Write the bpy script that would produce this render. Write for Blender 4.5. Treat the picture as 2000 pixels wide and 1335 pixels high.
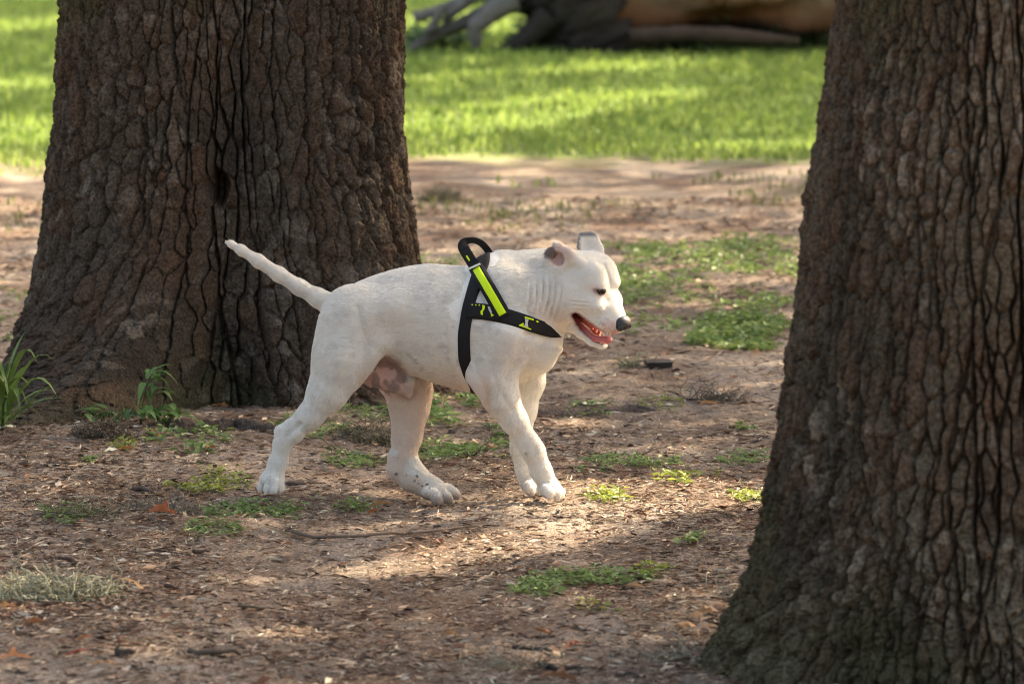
import bpy, bmesh, math, random
import numpy as np
from mathutils import Vector, Matrix
from mathutils.bvhtree import BVHTree

# ------------------------------------------------------------------ camera, sky, sun, exposure
scene = bpy.context.scene
for o in list(bpy.data.objects):
    bpy.data.objects.remove(o)
COL = scene.collection
CAM = np.array([0.0, -12.8, 1.6])
PITCH = math.radians(5.56)
FPX = 2000.0 * 200.0 / 36.0
cam_data = bpy.data.cameras.new('camera')
cam_data.lens = 200.0
cam_data.sensor_width = 36.0
cam_data.clip_start = 0.1
cam_data.clip_end = 2000.0
cam_data.dof.use_dof = True
cam_data.dof.focus_distance = 12.95
cam_data.dof.aperture_fstop = 8.0
cam_ob = bpy.data.objects.new('camera', cam_data)
cam_ob.location = CAM
cam_ob.rotation_euler = (math.radians(90) - PITCH, 0, 0)
COL.objects.link(cam_ob)
scene.camera = cam_ob

SUN_AZ = math.radians(52)      # from +Y (away from the camera) towards +X (right)
SUN_EL = math.radians(37)
SUN_DIR = np.array([math.sin(SUN_AZ) * math.cos(SUN_EL), math.cos(SUN_AZ) * math.cos(SUN_EL), math.sin(SUN_EL)])

world = bpy.data.worlds.new('World')
scene.world = world
world.use_nodes = True
wn = world.node_tree
wn.nodes.clear()
w_out = wn.nodes.new('ShaderNodeOutputWorld')
w_bg = wn.nodes.new('ShaderNodeBackground')
w_sky = wn.nodes.new('ShaderNodeTexSky')
w_sky.sky_type = 'NISHITA'
w_sky.sun_disc = False
w_sky.sun_elevation = SUN_EL
w_sky.sun_rotation = SUN_AZ
w_sky.dust_density = 5.0
w_sky.ozone_density = 0.6
w_bg.inputs['Strength'].default_value = 0.11
wn.links.new(w_sky.outputs[0], w_bg.inputs['Color'])
wn.links.new(w_bg.outputs[0], w_out.inputs['Surface'])

sun_data = bpy.data.lights.new('sun', 'SUN')
sun_data.energy = 5.0
sun_data.angle = math.radians(0.53)
sun_data.color = (1.0, 0.90, 0.75)
sun_ob = bpy.data.objects.new('sun', sun_data)
sun_ob.rotation_euler = Vector(SUN_DIR).to_track_quat('Z', 'Y').to_euler()
sun_ob.location = (20, 20, 20)
COL.objects.link(sun_ob)

scene.view_settings.view_transform = 'Standard'
scene.view_settings.look = 'None'
scene.view_settings.gamma = 1.0
scene.view_settings.use_curve_mapping = False
scene.view_settings.exposure = 2.15
scene.view_settings.use_white_balance = True          # camera balanced for open shade
scene.view_settings.white_balance_temperature = 7600
scene.view_settings.white_balance_tint = 10
scene.cycles.filter_width = 1.1
scene.cycles.max_bounces = 8
scene.cycles.diffuse_bounces = 4
scene.cycles.transparent_max_bounces = 8

# ------------------------------------------------------------------ measuring helpers
_c, _s = math.cos(PITCH), math.sin(PITCH)
C_FWD = np.array([0, _c, -_s]); C_UP = np.array([0, _s, _c]); C_RT = np.array([1.0, 0, 0])

def ray(px, py):
    """Direction of the sight line through a point of the photograph (2000 x 1335)."""
    return C_FWD + C_RT * ((px - 1000.0) / FPX) - C_UP * ((py - 667.5) / FPX)

def P(px, py, y=0.0):
    """The point at distance plane Y = y seen at (px, py)."""
    d = ray(px, py)
    return CAM + d * ((y - CAM[1]) / d[1])

def G(px, py, z=0.0):
    """The ground point seen at (px, py)."""
    d = ray(px, py)
    return CAM + d * ((z - CAM[2]) / d[2])

def to_px(p):
    """Vectorised inverse: world points (n, 3) to photograph pixels."""
    q = np.asarray(p, float) - CAM
    w = q @ C_FWD
    return 1000 + FPX * (q @ C_RT) / w, 667.5 - FPX * (q @ C_UP) / w

# ------------------------------------------------------------------ noise
def _hash(ix, iy, iz, seed):
    h = (ix * 374761393 + iy * 668265263 + iz * 2147483647 + seed * 1274126177) & 0xFFFFFFFF
    h = ((h ^ (h >> 13)) * 1274126177) & 0xFFFFFFFF
    h = ((h ^ (h >> 16)) * 2246822519) & 0xFFFFFFFF
    return ((h ^ (h >> 15)) & 0xFFFFFF) / float(0xFFFFFF)

def vnoise(x, y, z=None, seed=0):
    """Smooth value noise in -1..1."""
    x = np.asarray(x, float); y = np.asarray(y, float)
    z = np.zeros_like(x) if z is None else np.asarray(z, float)
    ix = np.floor(x).astype(np.int64); iy = np.floor(y).astype(np.int64); iz = np.floor(z).astype(np.int64)
    fx = x - ix; fy = y - iy; fz = z - iz
    fx = fx * fx * (3 - 2 * fx); fy = fy * fy * (3 - 2 * fy); fz = fz * fz * (3 - 2 * fz)
    r = 0
    for dx in (0, 1):
        wx = fx if dx else 1 - fx
        for dy in (0, 1):
            wy = fy if dy else 1 - fy
            for dz in (0, 1):
                wz = fz if dz else 1 - fz
                r = r + wx * wy * wz * _hash(ix + dx, iy + dy, iz + dz, seed)
    return r * 2 - 1

def fbm(x, y, z=None, seed=0, oct=4):
    a, r, t = 1.0, 0, 0
    for i in range(oct):
        r = r + a * vnoise(x * 2 ** i, y * 2 ** i, None if z is None else z * 2 ** i, seed + i * 17)
        t += a; a *= 0.5
    return r / t

def sstep(a, b, x):
    t = np.clip((x - a) / (b - a), 0, 1)
    return t * t * (3 - 2 * t)

# ------------------------------------------------------------------ object helpers
def mesh_from(name, verts, faces, cols=None, smooth=True):
    me = bpy.data.meshes.new(name)
    me.from_pydata(np.asarray(verts).tolist() if not isinstance(verts, list) else verts, [], faces.tolist() if isinstance(faces, np.ndarray) else faces)
    if smooth:
        me.polygons.foreach_set('use_smooth', np.ones(len(me.polygons), dtype=bool))
    if cols is not None:
        at = me.color_attributes.new('Col', 'FLOAT_COLOR', 'POINT')
        c = np.ones((len(me.vertices), 4), np.float32)
        c[:, :3] = cols
        at.data.foreach_set('color', c.ravel())
    me.update()
    return me

def link(name, me, mat=None, parent=None):
    o = bpy.data.objects.new(name, me)
    if mat is not None:
        me.materials.append(mat)
    COL.objects.link(o)
    if parent is not None:
        o.parent = parent
        o.matrix_parent_inverse = Matrix.Translation(parent.location).inverted() if parent.parent is None else Matrix.Identity(4)
    return o

def thing(name, loc, label, cat, group=None):
    o = bpy.data.objects.new(name, None)
    o.empty_display_size = 0.1
    o.location = loc
    COL.objects.link(o)
    return tag(o, label, cat, group)

def tag(o, label, cat, group=None):
    o['label'] = label; o['category'] = cat
    if group: o['group'] = group
    return o

def kind(o, k):
    o['kind'] = k
    return o

def new_mat(name, rough=0.8, spec=0.3):
    m = bpy.data.materials.new(name)
    m.use_nodes = True
    nt = m.node_tree
    b = nt.nodes['Principled BSDF']
    b.inputs['Roughness'].default_value = rough
    b.inputs['Specular IOR Level'].default_value = spec
    return m, nt, b

def node(nt, t, **kw):
    n = nt.nodes.new(t)
    for k, v in kw.items():
        if k in n.inputs: n.inputs[k].default_value = v
        else: setattr(n, k, v)
    return n

def add_bump(nt, b, scale, strength, dist, detail=4, vec=None):
    tc = node(nt, 'ShaderNodeTexCoord')
    nz = node(nt, 'ShaderNodeTexNoise', Scale=scale, Detail=detail)
    nt.links.new(vec if vec is not None else tc.outputs['Object'], nz.inputs['Vector'])
    bp = node(nt, 'ShaderNodeBump', Strength=strength, Distance=dist)
    nt.links.new(nz.outputs['Fac'], bp.inputs['Height'])
    nt.links.new(bp.outputs['Normal'], b.inputs['Normal'])
    return nz

def attr_mat(name, rough=0.8, spec=0.3, trans=0.0, var=0.0, vscale=30.0, bump=0.0, bscale=200.0, bdist=0.002):
    """Colour from the object's own pigment attribute, with procedural variation."""
    m, nt, b = new_mat(name, rough, spec)
    at = node(nt, 'ShaderNodeAttribute', attribute_name='Col')
    src = at.outputs['Color']
    if var > 0:
        tc = node(nt, 'ShaderNodeTexCoord')
        nz = node(nt, 'ShaderNodeTexNoise', Scale=vscale, Detail=5.0)
        nt.links.new(tc.outputs['Object'], nz.inputs['Vector'])
        mr = node(nt, 'ShaderNodeMapRange')
        mr.inputs['From Min'].default_value = 0.3; mr.inputs['From Max'].default_value = 0.7
        mr.inputs['To Min'].default_value = 1 - var; mr.inputs['To Max'].default_value = 1 + var
        nt.links.new(nz.outputs['Fac'], mr.inputs['Value'])
        mx = node(nt, 'ShaderNodeVectorMath', operation='SCALE')
        nt.links.new(src, mx.inputs[0]); nt.links.new(mr.outputs[0], mx.inputs['Scale'])
        src = mx.outputs[0]
    nt.links.new(src, b.inputs['Base Color'])
    if bump > 0:
        add_bump(nt, b, bscale, bump, bdist)
    if trans > 0:
        tr = node(nt, 'ShaderNodeBsdfTranslucent')
        nt.links.new(src, tr.inputs['Color'])
        ms = node(nt, 'ShaderNodeMixShader', Fac=trans)
        out = nt.nodes['Material Output']
        nt.links.new(b.outputs[0], ms.inputs[1]); nt.links.new(tr.outputs[0], ms.inputs[2])
        nt.links.new(ms.outputs[0], out.inputs['Surface'])
    return m

# gentle mounds and dips of the trodden earth (metres above the plane)
BUMPS = [(-0.53, -0.09, 0.17, 0.017), (-0.15, 0.02, 0.22, -0.022), (0.06, -0.02, 0.2, 0.0)]
def ground_z(x, y):
    x = np.asarray(x, float); y = np.asarray(y, float)
    near = np.clip(1 - (np.abs(y + 0.02) / 0.5) ** 2, 0, 1) * np.clip(1 - ((x + 0.2) / 0.75) ** 2, 0, 1)
    z = 0.022 * vnoise(x * 1.3 + 7, y * 0.8 + 3, seed=5) + 0.010 * vnoise(x * 4.1, y * 2.5, seed=6)
    z = z * (1 - sstep(0.0, 0.3, near))
    for bx, by, s, h in BUMPS:
        z = z + h * np.exp(-((x - bx) ** 2 + (y - by) ** 2) / (2 * (s * 0.5) ** 2))
    return z

# ------------------------------------------------------------------ implicit-surface modelling
class Field:
    """Signed-distance volume: blend in rounded forms, then pull one continuous skin."""
    def __init__(self, lo, hi, h):
        self.h = h; self.lo = np.array(lo, float)
        self.n = np.ceil((np.array(hi) - self.lo) / h).astype(int) + 1
        self.a = np.full(self.n, 1.0, np.float32)
        self.ax = [(self.lo[i] + np.arange(self.n[i]) * h).astype(np.float32) for i in range(3)]

    def _sl(self, lo, hi):
        s = []
        for i in range(3):
            a = int(max(0, math.floor((lo[i] - self.lo[i]) / self.h)))
            b = int(min(self.n[i], math.ceil((hi[i] - self.lo[i]) / self.h) + 1))
            if b <= a: return None
            s.append(slice(a, b))
        return tuple(s)

    def grid(self, sl):
        return (self.ax[0][sl[0]][:, None, None], self.ax[1][sl[1]][None, :, None], self.ax[2][sl[2]][None, None, :])

    def blend(self, fn, lo, hi, k=0.02, sub=False, noadd=False):
        m = k + 3 * self.h
        sl = self._sl(np.array(lo) - m, np.array(hi) + m)
        if sl is None: return
        d = fn(*self.grid(sl)).astype(np.float32)
        a = self.a[sl]
        if sub:
            t = np.clip(0.5 - 0.5 * (a + d) / k, 0, 1)
            self.a[sl] = a * (1 - t) + (-d) * t + k * t * (1 - t)
        else:
            t = np.clip(0.5 + 0.5 * (a - d) / k, 0, 1)
            self.a[sl] = a * (1 - t) + d * t - k * t * (1 - t)

    def cone(self, a, r1, b, r2, k=0.02, sub=False):
        a = np.array(a, float); b = np.array(b, float); ba = b - a; L2 = float(ba @ ba) + 1e-12
        def fn(x, y, z):
            t = np.clip(((x - a[0]) * ba[0] + (y - a[1]) * ba[1] + (z - a[2]) * ba[2]) / L2, 0, 1)
            return np.sqrt((x - a[0] - t * ba[0]) ** 2 + (y - a[1] - t * ba[1]) ** 2 + (z - a[2] - t * ba[2]) ** 2) - (r1 + (r2 - r1) * t)
        R = max(r1, r2)
        self.blend(fn, np.minimum(a, b) - R, np.maximum(a, b) + R, k, sub)

    def chain(self, pts, k=0.02):
        for (a, r1), (b, r2) in zip(pts[:-1], pts[1:]):
            self.cone(a, r1, b, r2, k)

    def ell(self, c, r, rot=None, k=0.02, sub=False):
        c = np.array(c, float); r = np.array(r, float)
        R = np.eye(3) if rot is None else np.array(rot)      # columns = local axes in world
        def fn(x, y, z):
            q = [((x - c[0]) * R[0, i] + (y - c[1]) * R[1, i] + (z - c[2]) * R[2, i]) for i in range(3)]
            k0 = np.sqrt(sum((q[i] / r[i]) ** 2 for i in range(3)))
            k1 = np.sqrt(sum((q[i] / r[i] ** 2) ** 2 for i in range(3))) + 1e-9
            return k0 * (k0 - 1) / k1
        m = np.sqrt((R ** 2) @ (r ** 2)) 
        self.blend(fn, c - m, c + m, k, sub)

    def mesh(self, smooth=1):
        a = self.a; n = self.n
        s = a < 0
        c = s[:-1, :-1, :-1].astype(np.int8)
        tot = np.zeros(n - 1, np.int8)
        for dx in (0, 1):
            for dy in (0, 1):
                for dz in (0, 1):
                    tot += s[dx:n[0] - 1 + dx, dy:n[1] - 1 + dy, dz:n[2] - 1 + dz]
        act = np.argwhere((tot > 0) & (tot < 8))
        idx = np.full(n - 1, -1, np.int32)
        idx[tuple(act.T)] = np.arange(len(act))
        corner = [(i, j, k) for i in (0, 1) for j in (0, 1) for k in (0, 1)]
        vals = np.stack([a[act[:, 0] + i, act[:, 1] + j, act[:, 2] + k] for i, j, k in corner], 1)
        acc = np.zeros((len(act), 3)); cnt = np.zeros(len(act))
        for p in range(8):
            for q in range(p + 1, 8):
                d = np.array(corner[q]) - np.array(corner[p])
                if np.abs(d).sum() != 1: continue
                v0, v1 = vals[:, p], vals[:, q]
                m = (v0 < 0) != (v1 < 0)
                t = np.where(m, v0 / np.where(m, v0 - v1, 1), 0)
                pos = np.array(corner[p]) + t[:, None] * d
                acc[m] += pos[m]; cnt[m] += 1
        V = self.lo + (act + acc / cnt[:, None]) * self.h
        F = []
        for ax in range(3):
            o1, o2 = (ax + 1) % 3, (ax + 2) % 3
            sl0 = [slice(None)] * 3; sl1 = [slice(None)] * 3
            sl0[ax] = slice(0, n[ax] - 1); sl1[ax] = slice(1, n[ax])
            for sgn in (0, 1):
                e = (s[tuple(sl0)] & ~s[tuple(sl1)]) if sgn == 0 else (~s[tuple(sl0)] & s[tuple(sl1)])
                E = np.argwhere(e)
                E = E[(E[:, o1] > 0) & (E[:, o2] > 0) & (E[:, o1] < n[o1] - 1) & (E[:, o2] < n[o2] - 1)]
                def cell(d1, d2):
                    t = E.copy(); t[:, o1] -= d1; t[:, o2] -= d2
                    return idx[t[:, 0], t[:, 1], t[:, 2]]
                quad = np.stack([cell(1, 1), cell(0, 1), cell(0, 0), cell(1, 0)], 1)
                if sgn == 1: quad = quad[:, ::-1]
                F.append(quad)
        F = np.concatenate(F)
        F = F[(F >= 0).all(1)]
        for _ in range(smooth):
            nb = np.zeros_like(V); ct = np.zeros(len(V))
            for i in range(4):
                for j in (i - 1, (i + 1) % 4):
                    np.add.at(nb, F[:, i], V[F[:, j]]); np.add.at(ct, F[:, i], 1)
            V = V * 0.5 + 0.5 * nb / np.maximum(ct, 1)[:, None]
        return V, F
# ------------------------------------------------------------------ the ground: trodden earth under the oaks, lawn beyond
def graded(lo, hi, step, far_lo, far_hi, g=1.22):
    a = list(np.arange(lo, hi + 1e-6, step))
    s = step; x = hi
    while x < far_hi:
        s *= g; x += s; a.append(x)
    s = step; x = lo; pre = []
    while x > far_lo:
        s *= g; x -= s; pre.append(x)
    return np.array(pre[::-1] + a)
gx_ = graded(-1.75, 1.75, .0125, -300, 300)
gy_ = np.concatenate([graded(-3.4, 3.2, .018, -60, 3.25, 1.25)[:-1], graded(3.25, 14, .05, 3.0, 600, 1.12)[1:]])
gy_ = np.unique(np.round(gy_, 5))
GX, GY = np.meshgrid(gx_, gy_)
fine = (1 - sstep(1.8, 3.5, np.abs(GX))) * (1 - sstep(6, 14, GY)) * (1 - sstep(3.6, 6, -GY))
GZ = ground_z(GX, GY)
clod = fbm(GX * 11, GY * 9, seed=40, oct=3)
GZ = GZ + fine * (.0075 * clod + .0045 * vnoise(GX * 34, GY * 26, seed=44) + .0028 * vnoise(GX * 75, GY * 50, seed=46))
GZ = np.where(GY > 60, GZ * 0, GZ)
nx, ny = len(gx_), len(gy_)
gi = np.arange(nx * ny).reshape(ny, nx)
gF = np.stack([gi[:-1, :-1].ravel(), gi[:-1, 1:].ravel(), gi[1:, 1:].ravel(), gi[1:, :-1].ravel()], 1)

def ground_material():
    m, nt, b = new_mat('earth_and_lawn', .95, .15)
    tc = node(nt, 'ShaderNodeTexCoord')
    def noise(scale, detail=6.0, rough=.6, sc=(1, 1, 1), off=(0, 0, 0)):
        mp = node(nt, 'ShaderNodeMapping'); mp.inputs['Scale'].default_value = sc; mp.inputs['Location'].default_value = off
        nt.links.new(tc.outputs['Object'], mp.inputs['Vector'])
        n = node(nt, 'ShaderNodeTexNoise', Scale=scale, Detail=detail, Roughness=rough)
        nt.links.new(mp.outputs[0], n.inputs['Vector'])
        return n.outputs['Fac']
    def ramp(fac, stops):
        r = node(nt, 'ShaderNodeValToRGB')
        el = r.color_ramp.elements
        el[0].position, el[0].color = stops[0][0], (*stops[0][1], 1)
        el[1].position, el[1].color = stops[-1][0], (*stops[-1][1], 1)
        for p, c in stops[1:-1]:
            e = el.new(p); e.color = (*c, 1)
        nt.links.new(fac, r.inputs['Fac'])
        return r.outputs['Color']
    def mix(f_, a, c):
        mx = node(nt, 'ShaderNodeMix', data_type='RGBA')
        if isinstance(f_, float): mx.inputs['Factor'].default_value = f_
        else: nt.links.new(f_, mx.inputs['Factor'])
        for s, v in ((6, a), (7, c)):
            if isinstance(v, tuple): mx.inputs[s].default_value = (*v, 1)
            else: nt.links.new(v, mx.inputs[s])
        return mx.outputs[2]
    def rng(fac, lo, hi):
        mr = node(nt, 'ShaderNodeMapRange'); mr.inputs['From Min'].default_value = lo; mr.inputs['From Max'].default_value = hi
        nt.links.new(fac, mr.inputs['Value']); return mr.outputs[0]
    dirt = ramp(noise(26, 8, .7), [(.25, (.070, .046, .032)), (.45, (.150, .106, .076)), (.6, (.245, .182, .136)), (.78, (.38, .30, .235))])
    sand = ramp(noise(60, 6, .7, off=(4, 2, 0)), [(.3, (.20, .152, .118)), (.7, (.42, .345, .28))])
    d1 = mix(rng(noise(1.9, 5, .6, sc=(1, .55, 1)), .44, .60), dirt, sand)
    red = ramp(noise(90, 5, .7, off=(1, 7, 0)), [(.3, (.060, .034, .023)), (.7, (.20, .115, .076))])
    d2 = mix(rng(noise(2.6, 5, .6, sc=(1, .5, 1), off=(9, 3, 0)), .50, .64), d1, red)
    speck = rng(noise(170, 3, .6), .56, .63)
    d3 = mix(speck, d2, (.07, .05, .04))
    speck2 = rng(noise(150, 3, .6, off=(3, 3, 3)), .61, .67)
    d3 = mix(speck2, d3, (.52, .44, .37))
    # lawn soil under the grass, starting some 12 m behind the dog
    sep = node(nt, 'ShaderNodeSeparateXYZ'); nt.links.new(tc.outputs['Object'], sep.inputs[0])
    ad = node(nt, 'ShaderNodeMath', operation='MULTIPLY_ADD'); ad.inputs[1].default_value = 5.0
    nt.links.new(noise(.9, 5, .65), ad.inputs[0]); nt.links.new(sep.outputs['Y'], ad.inputs[2])
    lawn = rng(ad.outputs[0], 13.6, 15.4)
    green = ramp(noise(3.2, 8, .7), [(.3, (.085, .145, .030)), (.5, (.145, .225, .045)), (.7, (.24, .30, .08))])
    nt.links.new(mix(lawn, d3, green), b.inputs['Base Color'])
    n1 = node(nt, 'ShaderNodeTexNoise', Scale=120.0, Detail=8.0, Roughness=.7)
    nt.links.new(tc.outputs['Object'], n1.inputs['Vector'])
    bp = node(nt, 'ShaderNodeBump', Strength=.8, Distance=.010)
    nt.links.new(n1.outputs['Fac'], bp.inputs['Height']); nt.links.new(bp.outputs[0], b.inputs['Normal'])
    return m
ground = kind(link('ground', mesh_from('ground', np.stack([GX.ravel(), GY.ravel(), GZ.ravel()], 1), gF), ground_material()), 'structure')
# ------------------------------------------------------------------ oaks
def plates(u, v, seed, ju=.38, jv=.47):
    """Irregular plates in loose columns: distance to the nearest plate border (0 in the crack) and a per-plate random number."""
    iu = np.floor(u).astype(np.int64)
    best = np.full(u.shape, 9.0); bx = np.zeros(u.shape); by = np.zeros(u.shape); rid = np.zeros(u.shape)
    cand = []
    for du in (-1, 0, 1):
        cu = iu + du
        off = _hash(cu, cu * 0 + 5, cu * 0 + 9, seed)
        iv = np.floor(v + off).astype(np.int64)
        for dv in (-1, 0, 1):
            cv = iv + dv
            pu = cu + .5 + ju * (2 * _hash(cu, cv, cu * 0, seed) - 1)
            pv = cv + .5 + jv * (2 * _hash(cu, cv, cu * 0 + 1, seed) - 1) - off
            d = (u - pu) ** 2 + (v - pv) ** 2
            cand.append((pu, pv, d))
            m = d < best
            best = np.where(m, d, best); bx = np.where(m, pu, bx); by = np.where(m, pv, by)
            rid = np.where(m, _hash(cu, cv, cu * 0 + 2, seed), rid)
    e = np.full(u.shape, 9.0); ori = np.zeros(u.shape)
    for pu, pv, d in cand:
        L = np.sqrt((pu - bx) ** 2 + (pv - by) ** 2)
        q = (d - best) / (2 * np.maximum(L, 1e-6))
        m = (L > 1e-4) & (q < e)
        e = np.where(m, q, e); ori = np.where(m, np.abs(pu - bx) / np.maximum(L, 1e-6), ori)
    return e, rid, ori                       # ori: 1 where the border runs up the trunk, 0 where it runs across

def bark_field(U, Z, wid, hgt, seed, fine_low=0.8, Zreal=None):
    """Outward relief in metres (crack floors negative) and pigment fields for a trunk; U arc length, Z height."""
    wu = U + .014 * fbm(U * 7, Z * 4, seed=seed + 1, oct=3) + .0035 * fbm(U * 40, Z * 26, seed=seed + 15, oct=2) + .07 * vnoise(U * .8, Z * .6, seed=seed + 2) * Z
    wz = Z + .030 * fbm(U * 9, Z * 5, seed=seed + 3, oct=3) + .006 * fbm(U * 40, Z * 30, seed=seed + 16, oct=2)
    e1, r1, o1 = plates(wu / wid, wz / hgt, seed)
    e2, r2, o2 = plates(wu / (wid * .62) + 7.3, wz / (hgt * .40) + 1.7, seed + 5)
    e3, r3, o3 = plates(wu / (wid * 2.0) + 3.1, wz / (hgt * 5.0) + 2.2, seed + 9)
    low = (1 - sstep(.06, .45, Zreal + .15 * vnoise(U * 3, Z * 2, seed=seed + 8))) * fine_low
    wig = 1 + .40 * vnoise(U * 45, Z * 24, seed=seed + 4)
    deep = (.40 + .60 * sstep(.2, .7, .5 + .5 * vnoise(U * 9, Z * 5, seed=seed + 6))) * (.30 + .70 * sstep(.35, .85, o1))
    crack1 = 1 - sstep(.022, .105, e1 * wig)
    crack2 = 1 - sstep(.0, .13, e2 * wig)
    crack3 = 1 - sstep(.018, .068, e3 * wig)
    h = -np.maximum(.040 * crack1 * deep, .052 * crack3 * (.25 + .75 * sstep(.4, .9, o3))) * (1 - .55 * low)
    h += -.008 * crack2 * (.40 + .8 * low) * sstep(-.2, .3, vnoise(U * 9, Z * 6, seed=seed + 17))
    h += .010 * (r1 - .5) + .004 * (r2 - .5)
    rough = fbm(U * 70, Z * 45, seed=seed + 7, oct=4)
    h += .0052 * rough + .0050 * fbm(U * 150, Z * 95, seed=seed + 12, oct=2)
    h += low * (.013 * fbm(U * 50, Z * 24, seed=seed + 13, oct=3))
    return h, r1, r2, low

def trunk_mesh(name, cx, cy, rfun, zlist, thetas, wid, hgt, seed, palette, hole=None):
    TH, ZZ = np.meshgrid(thetas, zlist)
    R = rfun(TH, ZZ)
    # arc length at each height, measured from the face turned to the camera
    dth = np.diff(thetas)
    rr = rfun(TH, np.full_like(ZZ, .9))
    seg = .5 * (rr[:, 1:] + rr[:, :-1]) * dth[None, :]
    seg = np.sqrt(seg ** 2 + np.diff(rr, axis=1) ** 2)
    U = np.concatenate([np.zeros((len(zlist), 1)), np.cumsum(seg, 1)], 1)
    # height measured along the surface, so that plates keep their size on the spreading roots
    dz = np.diff(ZZ, axis=0); dR = np.diff(R, axis=0)
    S = np.concatenate([np.zeros((1, R.shape[1])), np.cumsum(np.sqrt(dz ** 2 + np.where(ZZ[1:] < 1.3, dR, 0) ** 2), 0)])
    i1 = int(np.argmin(np.abs(np.asarray(zlist) - 1.0)))
    S = S - S[i1:i1 + 1] + 1.0
    h, r1, r2, low = bark_field(U, S, wid, hgt, seed, Zreal=ZZ)
    h = h * (1 - sstep(1.7, 2.4, ZZ) * .3)
    X0 = cx(ZZ) + R * np.cos(TH); Y0 = cy + R * np.sin(TH)
    h = h + low * (.016 * fbm(X0 * 38, Y0 * 38, ZZ * 22, seed=seed + 50, oct=3) - .014 * (1 - sstep(.0, .22, np.abs(vnoise(X0 * 30, Y0 * 30, ZZ * 10, seed=seed + 51)))))
    if hole is not None:
        hu, hz, hr = hole
        th0 = np.interp(hu, [0, 1], [0, 1])
        dd = np.sqrt(((TH - hu) * rr / hr) ** 2 + ((ZZ - hz) / (hr * 1.9)) ** 2 + 0) * (1 + .25 * vnoise(U * 40, ZZ * 30, seed=77))
        h = h - .10 * (1 - sstep(.45, 1.0, dd))
    Rr = R + h
    X = cx(ZZ) + Rr * np.cos(TH); Y = cy + Rr * np.sin(TH)
    n, k = TH.shape
    gi = np.arange(n * k).reshape(n, k)
    F = [np.stack([gi[:-1, :-1].ravel(), gi[:-1, 1:].ravel(), gi[1:, 1:].ravel(), gi[1:, :-1].ravel()], 1)]
    F.append(np.stack([gi[:-1, -1], gi[:-1, 0], gi[1:, 0], gi[1:, -1]], 1))
    F = np.concatenate(F)
    base, dark, red, pale, moss = [np.array(c) for c in palette]
    nz = fbm(U * 6, ZZ * 3, seed=seed + 30, oct=4)
    C = base + (dark - base) * sstep(-.1, .5, nz)[..., None]
    C = C + (red - C) * (sstep(.60, .85, r1) * .55 + .5 * sstep(.2, .5, fbm(U * 3, ZZ * 2, seed=seed + 33, oct=3)))[..., None].clip(0, 1)
    C = C + (pale - C) * (sstep(.55, .95, r2) * .45 * sstep(-.2, .3, fbm(U * 8, ZZ * 5, seed=seed + 31, oct=3)))[..., None]
    ms = sstep(.10, .45, fbm(U * 2.6 + 5, ZZ * 1.6, seed=seed + 32, oct=4) + .25 * low)
    C = C + (moss - C) * (ms * .55)[..., None]
    C = C * (1 + .30 * fbm(U * 70, ZZ * 40, seed=seed + 34, oct=3))[..., None]
    return mesh_from(name, np.stack([X.ravel(), Y.ravel(), ZZ.ravel()], 1), F, C.reshape(-1, 3).clip(.004, 1))

def tube(pts, rad, n=8, seed=0, rough=0.0):
    """Tapered limb through the points; returns (verts, faces)."""
    pts = np.array(pts, float); rad = np.array(rad, float)
    V, F = [], []
    T = np.gradient(pts, axis=0); T /= np.linalg.norm(T, axis=1)[:, None] + 1e-9
    ref = np.array([0.31, .17, .93])
    for i, (p, t, r) in enumerate(zip(pts, T, rad)):
        a = np.cross(t, ref); a /= np.linalg.norm(a); b2 = np.cross(t, a)
        for j in range(n):
            th = 2 * math.pi * j / n
            rr = r * (1 + rough * float(vnoise(np.array(i * .9 + seed), np.array(j * 1.3), seed=seed)))
            V.append(p + rr * (a * math.cos(th) + b2 * math.sin(th)))
    for i in range(len(pts) - 1):
        for j in range(n):
            F.append((i * n + j, i * n + (j + 1) % n, (i + 1) * n + (j + 1) % n, (i + 1) * n + j))
    F.append(tuple(range(n))[::-1]); F.append(tuple((len(pts) - 1) * n + j for j in range(n)))
    return V, F

def merge(parts):
    V, F = [], []
    for v, f_ in parts:
        o = len(V); V += [tuple(q) for q in v]; F += [tuple(i + o for i in q) for q in f_]
    return V, F

def edge_table(rows, y):
    z = np.array([P(a, b, y)[2] for a, b in rows]); x = np.array([P(a, b, y)[0] for a, b in rows])
    o = np.argsort(z)
    return lambda q: np.interp(q, z[o], x[o])

m_bark = attr_mat('oak_bark', .95, .1, var=.55, vscale=130, bump=1.0, bscale=170, bdist=.010)
zs_fine = np.concatenate([np.arange(-.06, .20, .0020), np.arange(.20, 1.40, .0042), np.arange(1.45, 2.4, .03), np.arange(2.5, 7.6, .25)])
front = np.linspace(-math.pi - .25, .25, 700)
th_all = np.concatenate([front, np.linspace(.25, math.pi - .25, 60)[1:-1]])

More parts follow.
